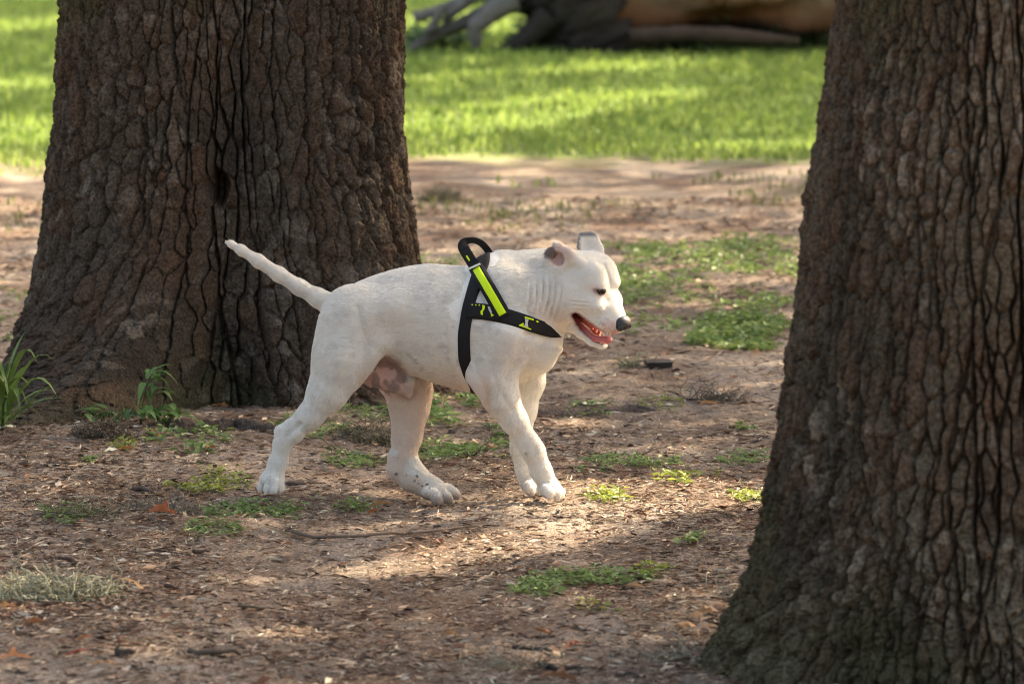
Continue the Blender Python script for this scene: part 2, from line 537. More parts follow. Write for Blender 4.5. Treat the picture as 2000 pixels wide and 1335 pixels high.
# --- the double oak behind the dog
LY = 2.30
lx = edge_table([(118, 0), (110, 150), (97, 300), (84, 430), (62, 560), (38, 660), (8, 760), (-40, 840), (-60, 900)], LY)
rx = edge_table([(797, 0), (795, 180), (803, 330), (822, 480), (838, 580), (852, 680), (880, 780), (900, 840)], LY)
def lcx(z): return (lx(z) + rx(z)) / 2
def left_r(TH, Z):
    hw = (rx(Z) - lx(Z)) / 2
    out = []
    for cxo, cyo, rr in ((-.46, -.10, .56), (.40, .06, .60)):
        ox_, oy_ = cxo * hw, cyo * hw
        r = rr * hw
        d = ox_ * np.cos(TH) + oy_ * np.sin(TH)
        q = r * r - (ox_ ** 2 + oy_ ** 2 - d * d)
        out.append(d + np.sqrt(np.maximum(q, (0.02 * hw) ** 2)))
    a, b2 = out
    k = .05
    s = k * np.logaddexp(a / k, b2 / k) - k * .25
    # silhouettes left and right as measured, roots spreading near the ground
    edge = hw / np.maximum(np.abs(np.cos(TH)), .35)
    s = np.minimum(s, edge * 1.02)
    fl = np.exp(-np.maximum(Z, 0) / .16)
    roots = np.exp(-((TH + 2.35) / .26) ** 2) * .46 + np.exp(-((TH + 2.02) / .20) ** 2) * .62 + np.exp(-((TH + 1.95) / .14) ** 2) * .12 + np.exp(-((TH + .75) / .30) ** 2) * .10 + np.exp(-((TH + 1.15) / .12) ** 2) * .05 + .03
    return s + fl * roots
palL = ((.078, .058, .042), (.046, .036, .027), (.090, .053, .034), (.22, .18, .14), (.052, .052, .021))
oak1 = thing('oak_tree', (float(lcx(0.)), LY, 0), 'broad double trunked oak with dark plated bark behind the dog', 'tree')
link('trunk', trunk_mesh('trunk', lcx, LY, left_r, zs_fine, th_all, .040, .088, 11, palL, hole=(-1.66, .56, .032)), m_bark, oak1)

# --- the single oak in front on the right
RY = -2.28
rxl = edge_table([(1641, -20), (1632, 60), (1605, 220), (1583, 340), (1568, 470), (1553, 620), (1530, 790), (1508, 930), (1476, 1060), (1440, 1150), (1395, 1240), (1350, 1310), (1322, 1345), (1300, 1380)], RY)
RCX = P(1992, 600, RY)[0]
def rcx(z): return RCX + 0 * z
def right_r(TH, Z):
    r = RCX - rxl(np.minimum(Z, 1.3)) - .02 * np.maximum(Z - 1.3, 0)
    r = np.maximum(r, .16)
    fl = np.exp(-np.maximum(Z, 0) / .13)
    flare = np.maximum(r - .46, 0)
    dirf = .62 + .38 * np.cos(2 * (TH + math.pi)) + .10 * np.cos(5 * TH + 1)
    rr = np.minimum(r, .46) + flare * np.clip(dirf, .25, 1.05)
    return rr * (1 + .02 * np.cos(3 * TH + 2)) + fl * .03 * np.exp(-((TH + 1.9) / .3) ** 2)
palR = ((.108, .084, .058), (.062, .049, .035), (.098, .060, .039), (.29, .24, .18), (.070, .065, .030))
oak2 = thing('oak_tree', (RCX, RY, 0), 'single oak trunk with narrow slanting bark plates in front of the dog', 'tree')
link('trunk', trunk_mesh('trunk', rcx, RY, right_r, zs_fine, th_all, .0265, .070, 23, palR), m_bark, oak2)

# roots running over the soil
def root(name, pix, rads, parent, seed, col, lift=.4):
    pts = []
    for (a, b) in pix:
        g = G(a, b); pts.append((g[0], g[1], float(ground_z(g[0], g[1])) - rads[len(pts)] * (1 - lift)))
    pts = np.array(pts); L = np.linspace(0, 1, len(pts)); s = np.linspace(0, 1, 40)
    pts = np.stack([np.interp(s, L, pts[:, i]) for i in range(3)], 1); pts = np.array(smooth_rows(pts, 6))
    pts[:, 2] += .006 * vnoise(s * 9, s * 0, seed=seed)
    V, F = tube(pts, np.interp(s, L, rads), 14, seed, .25)
    V = np.array(V); C = np.array(col) * (1 + .35 * fbm(V[:, 0] * 60, V[:, 1] * 60, V[:, 2] * 60, seed=seed, oct=3))[:, None]
    return link(name, mesh_from(name, V, F, C.clip(.01, 1)), m_bark, parent)
def smooth_rows(Q, n):
    for _ in range(n):
        R_ = Q.copy(); R_[1:-1] = (Q[:-2] + 2 * Q[1:-1] + Q[2:]) / 4; Q = R_
    return Q
root('root', [(330, 845), (400, 842), (470, 838), (540, 848), (600, 862)], [.05, .045, .04, .03, .012], oak1, 3, (.075, .058, .047), .5)
root('root', [(880, 830), (960, 812), (1050, 806), (1140, 802), (1230, 796), (1300, 800)], [.012, .026, .030, .026, .020, .008], oak1, 4, (.12, .092, .075), .5)
root('root', [(230, 915), (330, 912), (420, 915), (470, 912)], [.006, .013, .012, .004], oak1, 5, (.10, .075, .058), .5)
root('root', [(1345, 1318), (1355, 1340), (1370, 1370), (1400, 1390)], [.016, .026, .032, .04], oak2, 6, (.15, .12, .095), 1.1)

# --- upper limbs and crowns, above the picture: they shade the place
m_leaf = attr_mat('oak_leaves', .6, .3, trans=.35)
rng = np.random.RandomState(8)
# gaps shaped in the unseen foliage to let sun flecks through, as (px, py, half width, half height, slope)
FLECKS = [(1250, 972, 330, 40, -.03), (985, 1064, 340, 27, -.16), (520, 1236, 110, 10, -.08), (560, 1180, 90, 6, -.1),
          (980, 226, 400, 30, -.11), (40, 262, 140, 26, -.05), (40, 168, 130, 12, -.05), (960, 50, 200, 22, 0), (40, 52, 140, 12, -.1), (840, 160, 120, 7, -.05), (1180, 140, 200, 6, -.05),
          (900, 312, 130, 10, 0), (1480, 290, 150, 9, 0), (20, 330, 100, 22, 0), (30, 400, 90, 12, 0), (20, 460, 90, 14, 0),
          (812, 1004, 105, 26, 0), (612, 990, 40, 9, 0), (1420, 452, 60, 5, 0), (1000, 345, 70, 5, 0)]  # entries by the dog open the leaves for its rim light
def fleck(px, py):
    m = np.zeros(np.shape(px), bool)
    for cx_, cy_, a, b_, sl in FLECKS:
        dx = px - cx_; dy = py - cy_ - sl * dx
        m |= (dx / a) ** 2 + (dy / b_) ** 2 < 1
    return m

def leaves_mesh(name, pos, size, rs, tint):
    n = len(pos)
    d = rs.normal(size=(n, 3)); d[:, 2] *= .55; d /= np.linalg.norm(d, axis=1)[:, None]
    up = rs.normal(size=(n, 3)) + np.array([0, 0, 1.3]); s = np.cross(d, up); s /= np.linalg.norm(s, axis=1)[:, None]
    nn = np.cross(s, d)
    L = size * (.7 + .6 * rs.rand(n))[:, None]; W = L * .42
    V = np.stack([pos - d * L * .5, pos + s * W * .5 - d * L * .1 + nn * L * .06, pos + d * L * .5, pos - s * W * .5 - d * L * .1 + nn * L * .06], 1).reshape(-1, 3)
    i = np.arange(n) * 4
    F = np.concatenate([np.stack([i, i + 1, i + 2], 1), np.stack([i, i + 2, i + 3], 1)])
    C = np.repeat(np.array(tint)[None] * (.6 + .8 * rs.rand(n))[:, None], 4, 0)
    return mesh_from(name, V, F, C, smooth=False)

def shade_leaves(n, x0, x1, y0, y1, zlo, zhi, cover=None):
    """Foliage on the sunward side whose shadow falls on the given stretch of ground, open where the flecks are."""
    g = np.stack([x0 + (x1 - x0) * rng.rand(n), y0 + (y1 - y0) * rng.rand(n), np.zeros(n)], 1)
    px, py = to_px(g)
    keep = ~fleck(px, py)
    if cover is not None: keep &= cover(g)
    g = g[keep]
    t = (zlo + (zhi - zlo) * rng.rand(len(g))) / SUN_DIR[2]
    return g + t[:, None] * SUN_DIR

def crown_ball(c, r, n):
    d = rng.normal(size=(n, 3)); d /= np.linalg.norm(d, axis=1)[:, None]
    p = np.array(c) + d * (np.array(r) * (.45 + .55 * rng.rand(n, 1) ** .5))
    return p[vnoise(p[:, 0] * .9, p[:, 1] * .9, p[:, 2] * .9, seed=60) > -.15]

def limbs(parent, base, r0, tips):
    for k_, tip in enumerate(tips):
        b_ = np.array(base, float); tp = np.array(tip, float)
        s = np.linspace(0, 1, 9)[:, None]
        pts = b_ * (1 - s) + tp * s; pts[:, 2] += .7 * np.sin(s[:, 0] * math.pi) * .6
        pts += .18 * np.stack([vnoise(s[:, 0] * 4, s[:, 0] * 0 + k_ * 3 + i * 7, seed=70) for i in range(3)], 1) * np.sin(s * math.pi)
        V, F = tube(pts, r0 * (1 - .85 * s[:, 0]), 9, k_, .1)
        V = np.array(V)
        link('limb', mesh_from('limb', V, F, np.tile((.07, .055, .042), (len(V), 1))), m_bark, parent)

TINT = (.060, .095, .022)
limbs(oak1, (float(lcx(7.4)), LY, 7.2), .17, [(-3.2, 3.2, 9.2), (1.6, 4.2, 9.6), (-1.4, .2, 9.8), (-.6, 4.5, 10.4)])
p1 = crown_ball((-.8, 3.2, 10.0), (3.6, 3.4, 1.9), 5200)
link('crown', leaves_mesh('crown', p1, .17, rng, TINT), m_leaf, oak1)
limbs(oak2, (RCX, RY, 7.2), .15, [(3.4, -1.2, 9.2), (-.6, -3.0, 9.4), (1.6, 1.4, 9.8), (1.2, -4.6, 9.6)])
p2 = crown_ball((1.7, -1.6, 10.0), (3.0, 3.0, 1.7), 3600)
link('crown', leaves_mesh('crown', p2, .17, rng, TINT), m_leaf, oak2)

# two unseen oaks added on the right, their leaves placed to cast the shade that lies over the dog and the lawn
def shade_oak(x, y, r, label, leaf_sets, tips):
    t = thing('oak_tree', (x, y, 0), label, 'tree')
    z = np.concatenate([np.arange(-.05, 1.2, .06), np.arange(1.3, 6.3, .3)])
    V, F = tube([(x + .05 * math.sin(q), y, q) for q in z], r * (1 - .05 * z) + .18 * r * np.exp(-np.maximum(z, 0) / .3) * 3, 40, int(x * 7), .10)
    V = np.array(V); V[:, :2] += (V[:, :2] - np.array([x, y])) * (.10 * fbm(np.arctan2(V[:, 1] - y, V[:, 0] - x) * 5, V[:, 2] * 1.2, seed=80, oct=3))[:, None]
    link('trunk', mesh_from('trunk', V, F, np.tile((.07, .055, .042), (len(V), 1))), m_bark, t)
    limbs(t, (x, y, 5.6), r * .6, tips)
    pos = np.concatenate(leaf_sets)
    link('crown', leaves_mesh('crown', pos, .20, rng, TINT), m_leaf, t)
    return t
dapple = lambda s, lo: (lambda g: vnoise(g[:, 0] * s, g[:, 1] * s * .8, seed=91) + .5 * vnoise(g[:, 0] * s * 2.3, g[:, 1] * s * 2, seed=92) > lo)
near_shade = shade_leaves(18000, -2.6, 2.6, -4.2, 5.0, 4.6, 7.4)
mid_shade = shade_leaves(7500, -3.0, 3.0, 5.0, 12.0, 4.6, 7.6)
shade_oak(9.6, 3.4, .40, 'unseen oak added to shade the dog from the sunny side', [near_shade, mid_shade], [(7.0, 1.2, 7.0), (8.6, 8.0, 7.0), (11.5, 6.0, 7.4), (10.5, 11.5, 7.4), (12.0, 1.5, 7.0)])
far_shade = shade_leaves(64000, -6.0, 6.0, 12.0, 36.0, 5.0, 8.5)
shade_oak(11.5, 25.0, .50, 'unseen oak added to dapple the lawn from the sunny side', [far_shade], [(6.5, 20.0, 8.0), (9.0, 17.0, 8.0), (7.5, 30.0, 8.2), (11.0, 34.0, 8.2), (14, 24, 8.5)])
# ------------------------------------------------------------------ the fallen tree at the far side of the lawn
FY = 21.6
m_log = attr_mat('weathered_wood', .85, .2, bump=.5, bscale=25, bdist=.02)
fallen = thing('fallen_tree', tuple(G(1300, 92)), 'fallen hollow tree with grey dead branches lying beyond the lawn', 'fallen tree')
def stem(name, pix, rads, col, seed, yoff=0.0, n=18, rough=.16, steps=40, parent=fallen):
    pts = np.array([P(a, b, FY + yoff) for a, b in pix]); L = np.linspace(0, 1, len(pts)); s = np.linspace(0, 1, steps)
    pts = smooth_rows(np.stack([np.interp(s, L, pts[:, i]) for i in range(3)], 1), 4)
    V, F = tube(pts, np.interp(s, L, rads), n, seed, rough)
    V = np.array(V)
    if name in ('trunk', 'stump'):
        ax_ = np.stack([V[:, 0], np.interp(V[:, 0], pts[:, 0], pts[:, 1]), np.interp(V[:, 0], pts[:, 0], pts[:, 2])], 1) if name == 'trunk' else V
        V = V + (V - ax_) * (.55 * fbm(V[:, 0] * 1.6, V[:, 1] * 3, V[:, 2] * 3, seed=seed + 60, oct=3))[:, None] + .03 * fbm(V[:, 0] * 6, V[:, 1] * 9, V[:, 2] * 9, seed=seed + 61, oct=2)[:, None]
    nz = 1.3 * fbm(V[:, 0] * 2, V[:, 1] * 5, V[:, 2] * 6, seed=seed, oct=4)
    c0, c1 = np.array(col[0]), np.array(col[1])
    C = c0 + (c1 - c0) * sstep(-.35, .35, nz)[:, None]
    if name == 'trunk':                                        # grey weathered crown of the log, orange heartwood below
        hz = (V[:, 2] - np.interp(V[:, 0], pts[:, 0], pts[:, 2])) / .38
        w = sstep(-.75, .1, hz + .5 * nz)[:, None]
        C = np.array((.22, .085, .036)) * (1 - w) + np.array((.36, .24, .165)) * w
        dk = sstep(-.62, -.90, hz + .25 * nz)[:, None]; C = C * (1 - dk) + np.array((.035, .022, .016)) * dk  # underside painted near black for the shadow beneath the log
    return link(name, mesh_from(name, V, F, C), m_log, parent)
wood = ((.20, .088, .042), (.50, .34, .24))
dead = ((.10, .085, .075), (.20, .175, .155))
darkb = ((.022, .017, .014), (.05, .04, .033))
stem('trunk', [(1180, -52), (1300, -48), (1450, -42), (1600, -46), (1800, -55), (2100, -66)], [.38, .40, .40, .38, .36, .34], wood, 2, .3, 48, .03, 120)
stem('stump', [(1060, -140), (1090, -60), (1120, 0), (1150, 60), (1160, 110)], [.26, .30, .30, .27, .30], darkb, 3, .1, 30, .22)
stem('root', [(1230, 72), (1330, 66), (1440, 70), (1560, 80)], [.05, .05, .045, .02], ((.05, .032, .022), (.11, .07, .05)), 4, -.2)  # coloured dark to read as the shaded hollow under the log
stem('branch', [(1090, -30), (1000, 0), (940, 30), (870, 60), (838, 75), (800, 98)], [.12, .075, .05, .038, .034, .024], dead, 5)
stem('branch', [(1010, 0), (970, 20), (925, 55), (932, 95)], [.06, .06, .05, .03], dead, 6, -.1)
stem('branch', [(960, -20), (900, 5), (860, 20), (808, 36)], [.045, .038, .032, .038], dead, 7, .1)
stem('branch', [(1075, 30), (1050, 55), (1020, 80), (985, 102)], [.09, .07, .06, .04], darkb, 8, -.1)
stem('branch', [(910, 5), (878, 30), (870, 48)], [.035, .03, .02], dead, 9, 0)
stem('branch', [(860, 22), (845, 55), (830, 66)], [.03, .028, .02], dead, 10, -.05)
# ------------------------------------------------------------------ the dog
HA, HT, HR = math.radians(28), math.radians(24), math.radians(7)
hF = np.array([math.cos(HA) * math.cos(HT), -math.sin(HA) * math.cos(HT), -math.sin(HT)])
_L0 = np.array([math.sin(HA), math.cos(HA), 0.0]); _U0 = np.cross(hF, _L0)
hL = _L0 * math.cos(HR) + _U0 * math.sin(HR)
hU = np.cross(hF, hL)
HROT = np.stack([hF, hL, hU], 1)
HO = P(1135, 552, -0.035)

def Hp(px, py, l=0.0):
    """Point on the head's sagittal plane shifted sideways by l, seen at (px, py)."""
    d = ray(px, py)
    t = ((HO + l * hL - CAM) @ hL) / (d @ hL)
    return CAM + d * t

def mirror_h(p):
    return p - 2 * ((p - HO) @ hL) * hL

def torso_profile():
    #        px   top  bottom halfwidth
    S = [(640, 606, 650, .020), (650, 588, 685, .050), (670, 569, 704, .080), (700, 552, 708, .100), (730, 540, 706, .108), (765, 529, 712, .112),
         (800, 521, 728, .120), (840, 517, 743, .130), (880, 520, 755, .136), (915, 523, 764, .138), (950, 515, 764, .136),
         (985, 508, 756, .130), (1020, 512, 744, .120), (1050, 525, 730, .106), (1072, 552, 714, .085), (1084, 590, 696, .058), (1090, 630, 672, .020)]
    xs = np.array([P(s[0], 600)[0] for s in S])
    zt = np.array([P(s[0], s[1])[2] for s in S]); zb = np.array([P(s[0], s[2])[2] for s in S])
    w = np.array([s[3] for s in S])
    X = np.linspace(xs[0], xs[-1], 400)
    def sm(v):
        v = np.interp(X, xs, v)
        k = np.exp(-np.linspace(-2, 2, 25) ** 2); k /= k.sum()
        return np.convolve(np.pad(v, 12, 'edge'), k, 'valid')
    return X, sm((zt + zb) / 2), sm((zt - zb) / 2), sm(w)

def add_torso(f, k=0.02):
    X, C, H, W = torso_profile()
    def fn(x, y, z):
        xx = np.broadcast_to(x, (x.shape[0], 1, 1)).ravel()
        c = np.interp(xx, X, C)[:, None, None]; h = np.interp(xx, X, H)[:, None, None]; w = np.interp(xx, X, W)[:, None, None]
        zz = (z - c) / h
        ww = w * (1 + 0.10 * zz - 0.10 * zz * zz)          # fuller above, slimmer towards the spine
        e = (np.abs(y / ww) ** 2.25 + np.abs(zz) ** 2.25) ** (1 / 2.25)
        d = (e - 1) * np.minimum(h, w)
        ends = np.maximum(X[0] - x, x - X[-1])
        return np.maximum(d, ends)
    f.blend(fn, (X[0], -.16, 0.15), (X[-1], .16, 0.6), k)

def fore_body(f, neck=True):
    """Barrel, shoulders and neck: also what the harness lies on."""
    add_torso(f)
    # neck
    if neck:
     f.cone(P(985, 588, 0), .098, P(1060, 572, -.018), .086, .04)
     f.cone(P(1060, 572, -.018), .086, P(1112, 562, -.034), .074, .03)
     f.cone(P(1010, 560, 0), .070, P(1080, 548, -.02), .062, .03)
     f.cone(Hp(1060, 592), .050, Hp(1098, 606), .030, .02)
     f.cone(Hp(1090, 590), .046, Hp(1114, 614), .027, .02)
    f.ell(P(985, 662, -.097), (.056, .056, .060), k=.03)
    # brisket and point of the chest
    f.ell(P(1048, 668, -.03), (.054, .062, .066), k=.03)
    f.ell(P(1048, 668, .045), (.050, .055, .064), k=.03)
    # shoulder masses
    for sg in (-1, 1):
        f.ell(P(985, 620, sg * .085), (.085, .050, .112), k=.03)
        f.ell(P(960, 545, sg * .045), (.045, .030, .045), k=.03)
    # wither behind the harness
    f.ell(P(975, 522, 0), (.040, .040, .030), k=.025)

f = Field((P(435, 470)[0], -.215, -.045), (P(1250, 470)[0], .20, .640), .0026)
fore_body(f)
f.cone(P(700, 610, -.085), .035, P(770, 600, -.092), .030, .04)

# --- near hind leg
yh = -.085
f.ell(P(682, 628, -.068), (.062, .050, .078), k=.035)
f.ell(P(668, 690, -.080), (.060, .045, .085), k=.035)
f.chain([(P(690, 625, -.07), .060), (P(668, 700, -.088), .054), (P(640, 765, -.090), .042)], .03)
f.chain([(P(640, 765, -.090), .042), (P(606, 812, -.090), .0255), (P(574, 845, -.089), .0175), (P(560, 858, -.088), .0165)], .018)
f.chain([(P(598, 805, -.090), .014), (P(566, 828, -.089), .0085), (P(549, 842, -.088), .0115)], .012)     # tendon to the heel
f.chain([(P(549, 842, -.088), .0115), (P(547, 866, -.088), .0130), (P(539, 900, -.087), .0135), (P(530, 930, -.087), .0175)], .012)
f.chain([(P(558, 862, -.088), .0155), (P(549, 900, -.087), .0130), (P(538, 930, -.088), .0175)], .012)
f.cone(P(588, 826, -.108), .003, P(560, 850, -.106), .003, .010, sub=True)     # hollow before the tendon
f.ell(P(530, 936, -.090), (.026, .028, .017), k=.01)
for tx0, tx1, ty, bx in ((519, 510, -.076, 957), (527, 522.5, -.108, 961), (537, 535.5, -.116, 962), (545, 548.5, -.104, 959)):
    f.cone(P(tx0, 938, ty + .004), .0095, P(tx1, bx - 8, ty - .006), .0078, .002)
    f.cone(P(tx1, bx - 8, ty - .006), .0078, P(tx1 - 1, bx - 3, ty - .008), .0066, .002)
# --- far hind leg, foot reaching forward
f.chain([(P(740, 640, .075), .070), (P(780, 715, .085), .062), (P(799, 765, .078), .046), (P(800, 800, .07), .036), (P(795, 850, .06), .0275), (P(786, 892, .052), .0260)], .03)
f.chain([(P(774, 894, .050), .0165), (P(778, 915, .046), .0230), (P(806, 934, .036), .0270), (P(842, 950, .026), .0250)], .014)
f.cone(P(790, 895, .050), .0265, P(812, 928, .038), .0245, .015)
f.ell(P(850, 958, .024), (.034, .030, .019), k=.012)
for tx0, ty0, l0, tx1, ty1, l1 in ((850, 956, .046, 886, 962, .040), (852, 953, .026, 892, 964, .018), (845, 958, .006, 878, 972, -.004), (835, 960, -.008, 858, 974, -.018)):
    f.chain([(P(tx0, ty0, l0), .0120), (P((tx0 + tx1) / 2 + 2, (ty0 + ty1) / 2 - 3, (l0 + l1) / 2), .0125), (P(tx1 - 5, ty1 - 1, l1), .0115), (P(tx1, ty1 + 3, l1), .0085)], .004)
# --- near fore leg
f.ell(P(962, 720, -.098), (.048, .036, .062), k=.03)
f.chain([(P(985, 660, -.095), .060), (P(962, 735, -.098), .047), (P(978, 775, -.094), .0375), (P(1004, 820, -.086), .0258), (P(1030, 862, -.078), .0205), (P(1042, 882, -.074), .0218), (P(1056, 918, -.068), .0195), (P(1068, 942, -.066), .0210)], .02)
f.ell(P(1075, 955, -.068), (.022, .028, .020), k=.012)
f.cone(P(1058, 953, -.055), .010, P(1070, 960, -.060), .010, .008)
for tx0, ty0, l0, tx1, ty1, l1 in ((1074, 948, -.046, 1088, 968, -.048), (1080, 946, -.064, 1094, 970, -.068), (1076, 950, -.084, 1088, 972, -.090), (1066, 954, -.096, 1074, 970, -.102)):
    f.chain([(P(tx0, ty0, l0), .0115), (P(tx1 - 1, ty1 - 9, l1), .0110), (P(tx1, ty1 - 3, l1), .0085)], .004)
# --- far fore leg
f.ell(P(1010, 700, .085), (.055, .045, .075), k=.03)
f.chain([(P(1018, 690, .085), .054), (P(1026, 745, .080), .040), (P(1022, 800, .072), .0265), (P(1018, 850, .064), .0210), (P(1019, 878, .060), .0208), (P(1026, 915, .056), .0180), (P(1032, 935, .054), .0205)], .02)
f.ell(P(1040, 948, .050), (.024, .028, .018), k=.012)
f.cone(P(1012, 876, .060), .010, P(1020, 905, .058), .012, .01)
for tx0, ty0, l0, tx1, ty1, l1 in ((1040, 944, .070, 1056, 956, .072), (1044, 942, .052, 1060, 958, .052), (1040, 945, .034, 1052, 960, .032), (1032, 948, .022, 1038, 960, .016)):
    f.chain([(P(tx0, ty0, l0), .0115), (P(tx1 - 3, ty1 - 4, l1), .0112), (P(tx1, ty1 + 1, l1), .0085)], .004)
# --- tail
f.chain([(P(672, 608, -.01), .030), (P(648, 596, -.012), .0235), (P(622, 582, -.014), .0185), (P(585, 561, -.018), .0150), (P(545, 536, -.02), .0135),
         (P(505, 510, -.022), .0118), (P(472, 489, -.022), .0085), (P(452, 477, -.02), .0050), (P(445, 474, -.02), .0022)], .012)
# --- belly skin
f.cone(P(735, 728, -.005), .036, P(770, 742, -.008), .024, .03)
f.cone(P(770, 745, -.012), .018, P(799, 768, -.02), .0075, .014)
f.cone(P(799, 745, -.01), .012, P(799, 768, -.02), .006, .010)
f.cone(P(706, 690, -.088), .030, P(745, 668, -.092), .018, .035)

# --- head
f.ell(Hp(1120, 547), (.078, .062, .058), HROT, k=.03)
for sg in (-1, 1):
    def M(px, py, l):
        p = Hp(px, py, -abs(l)); return p if sg < 0 else mirror_h(p)
    f.ell(M(1146, 535, .026), (.046, .034, .038), HROT, k=.028)                  # forehead halves with the furrow between
    f.ell(M(1166, 558, .030), (.022, .018, .012), HROT, k=.024)                  # brow
    f.ell(M(1110, 588, .050), (.046, .032, .048), HROT, k=.025)                  # jaw muscle
    f.ell(M(1148, 588, .042), (.042, .022, .020), HROT, k=.02)                   # cheek bone
    f.chain([(M(1130, 600, .045), .0130), (M(1155, 614, .036), .0160), (M(1180, 630, .028), .0165), (M(1200, 640, .012), .0130)], .014)   # lip
    f.chain([(M(1100, 615, .040), .026), (M(1118, 634, .036), .0150), (M(1136, 652, .030), .0085), (M(1155, 667, .022), .0072), (M(1172, 673, .010), .0068), (Hp(1177, 673, 0), .0068)], .010)   # lower jaw
f.cone(Hp(1150, 578), .050, Hp(1180, 600), .0345, .025)
f.cone(Hp(1180, 600), .0345, Hp(1205, 626), .0235, .015)
f.cone(Hp(1118, 634), .018, Hp(1165, 670), .0075, .012)
# furrow of the brow and the inner corners of the eyes
f.cone(Hp(1180, 518) , .0003, Hp(1199, 566), .0008, .010, sub=True)
for sg in (-1, 1):
    p = Hp(1184, 576, -.026); p = p if sg < 0 else mirror_h(p)
    f.ell(p + hF * .013, (.011, .007, .008), HROT, k=.014, sub=True)

def field_hit(px, py, start=-.4, stop=.3):
    """First point of the skin on the sight line through (px, py)."""
    d = ray(px, py); d = d / np.linalg.norm(d)
    p0 = CAM + d * ((start - CAM[1]) / d[1])
    ts = np.arange(0, stop - start, .0006)
    pts = p0 + ts[:, None] * d
    q = np.round((pts - f.lo) / f.h).astype(int)
    ok = ((q >= 0) & (q < f.n)).all(1)
    v = np.ones(len(ts)); v[ok] = f.a[q[ok, 0], q[ok, 1], q[ok, 2]]
    i = np.argmax(v < 0)
    return pts[i]

# --- eyes
eye_hit = field_hit(1169, 569)
eye_ax = np.stack([hF * math.cos(.2) - hU * math.sin(.2), hL, hF * math.sin(.2) + hU * math.cos(.2)], 1)
for sg in (-1, 1):
    p = eye_hit if sg < 0 else mirror_h(eye_hit)
    f.ell(p, (.0095, .0070, .0026 if sg < 0 else .0025), eye_ax if sg < 0 else HROT, k=.003, sub=True)
# --- ears
f.chain([(Hp(1134, 515, -.048), .014), (Hp(1110, 496, -.062), .0140), (Hp(1092, 482, -.074), .0090), (Hp(1085, 475, -.078), .0050)], .008)
f.chain([(Hp(1089, 483, -.074), .0070), (Hp(1075, 493, -.082), .0080), (Hp(1072, 508, -.080), .0075), (Hp(1082, 524, -.070), .0090), (Hp(1093, 536, -.064), .012)], .008)
f.cone(Hp(1102, 508, -.060), .020, Hp(1096, 522, -.060), .018, .01)
f.ell(Hp(1085, 500, -.060), (.020, .0065, .022), HROT, k=.006)
EAR_C = Hp(1088, 506, -.086)
f.ell(EAR_C, (.0130, .020, .0150), HROT, k=.004, sub=True)
for i in range(9):
    t = i / 8
    y0 = -.035 + .075 + .004 * math.sin(t * math.pi)
    b = np.array([1140 + 38 * t, 508 + 3 * t]); m = np.array([1133 + 41 * t, 482 + 2 * t]); e = np.array([1135 + 30 * t, 459 - 2 * t + 5 * (t > .85)])
    f.chain([(P(b[0], b[1], y0 - .01), .0065), (P(m[0], m[1], y0 + .010 * math.sin(t * math.pi)), .0048), (P(e[0], e[1], y0 + .004), .0042)], .006)
f.cone(P(1134, 464, .045), .0045, P(1131, 480, .036), .0035, .005)                 # folded rim
# --- mouth: carve the gape
CARVE = []
for l in np.arange(-.068, .020, .006):
    CARVE.append((Hp(1120, 612, l), .0055, Hp(1142, 636, l), .0115))
    CARVE.append((Hp(1142, 636, l), .0115, Hp(1168, 656, l), .0120))
    CARVE.append((Hp(1168, 656, l), .0120, Hp(1200, 668, l), .0090))
for a, r1, b, r2 in CARVE:
    f.cone(a, r1, b, r2, .003, sub=True)
dogV, dogF = f.mesh(smooth=1)

def seg_dist(V, a, b):
    a = np.array(a); ba = np.array(b) - a
    t = np.clip(((V - a) @ ba) / (ba @ ba), 0, 1)
    return np.linalg.norm(V - a - t[:, None] * ba, axis=1), t

def normals(V, F):
    n = np.cross(V[F[:, 2]] - V[F[:, 0]], V[F[:, 3]] - V[F[:, 1]])
    N = np.zeros_like(V)
    for i in range(4): np.add.at(N, F[:, i], n)
    return N / (np.linalg.norm(N, axis=1)[:, None] + 1e-12)

N = normals(dogV, dogF)
ppx, ppy = to_px(dogV)
side = np.clip(np.abs(N[:, 1]) * 2.2 - .25, 0, 1)
# loose skin: folds round the neck behind the jaw, creases on the cheek
def blob(cx, cy, rx, ry, soft=.5):
    e = np.sqrt(((ppx - cx) / rx) ** 2 + ((ppy - cy) / ry) ** 2)
    return 1 - sstep(1 - soft, 1, e)
warp = 5 * vnoise(ppx / 26, ppy / 40, seed=3)
ph = (ppx + .16 * (ppy - 560) + .0035 * (ppy - 575) ** 2 + warp) / 12.5
neck = blob(1064, 590, 50, 72, .6) * side * (1 - sstep(-22, -4, ppy - (592 + (ppx - 950) * .335)))
disp = neck * .0075 * (np.abs(np.sin(ph * math.pi)) - .6) * (0.6 + .5 * vnoise(ppx / 20, ppy / 30, seed=9))
ph2 = (ppy - .18 * (ppx - 1110) + 3 * vnoise(ppx / 25, ppy / 25, seed=8)) / 9.0
disp += blob(1128, 592, 32, 14, .6) * side * .0036 * (np.abs(np.sin(ph2 * math.pi)) - .6)
ph3 = (ppx + .9 * ppy + 4 * vnoise(ppx / 20, ppy / 20, seed=4)) / 11.0
disp += blob(1118, 628, 24, 24, .6) * side * .0045 * (np.abs(np.sin(ph3 * math.pi)) - .6)
# soft muscle and hide unevenness
disp += .0009 * fbm(dogV[:, 0] * 22, dogV[:, 1] * 22, dogV[:, 2] * 22, seed=2, oct=3) * ~((ppx < 645) & (ppy < 610))
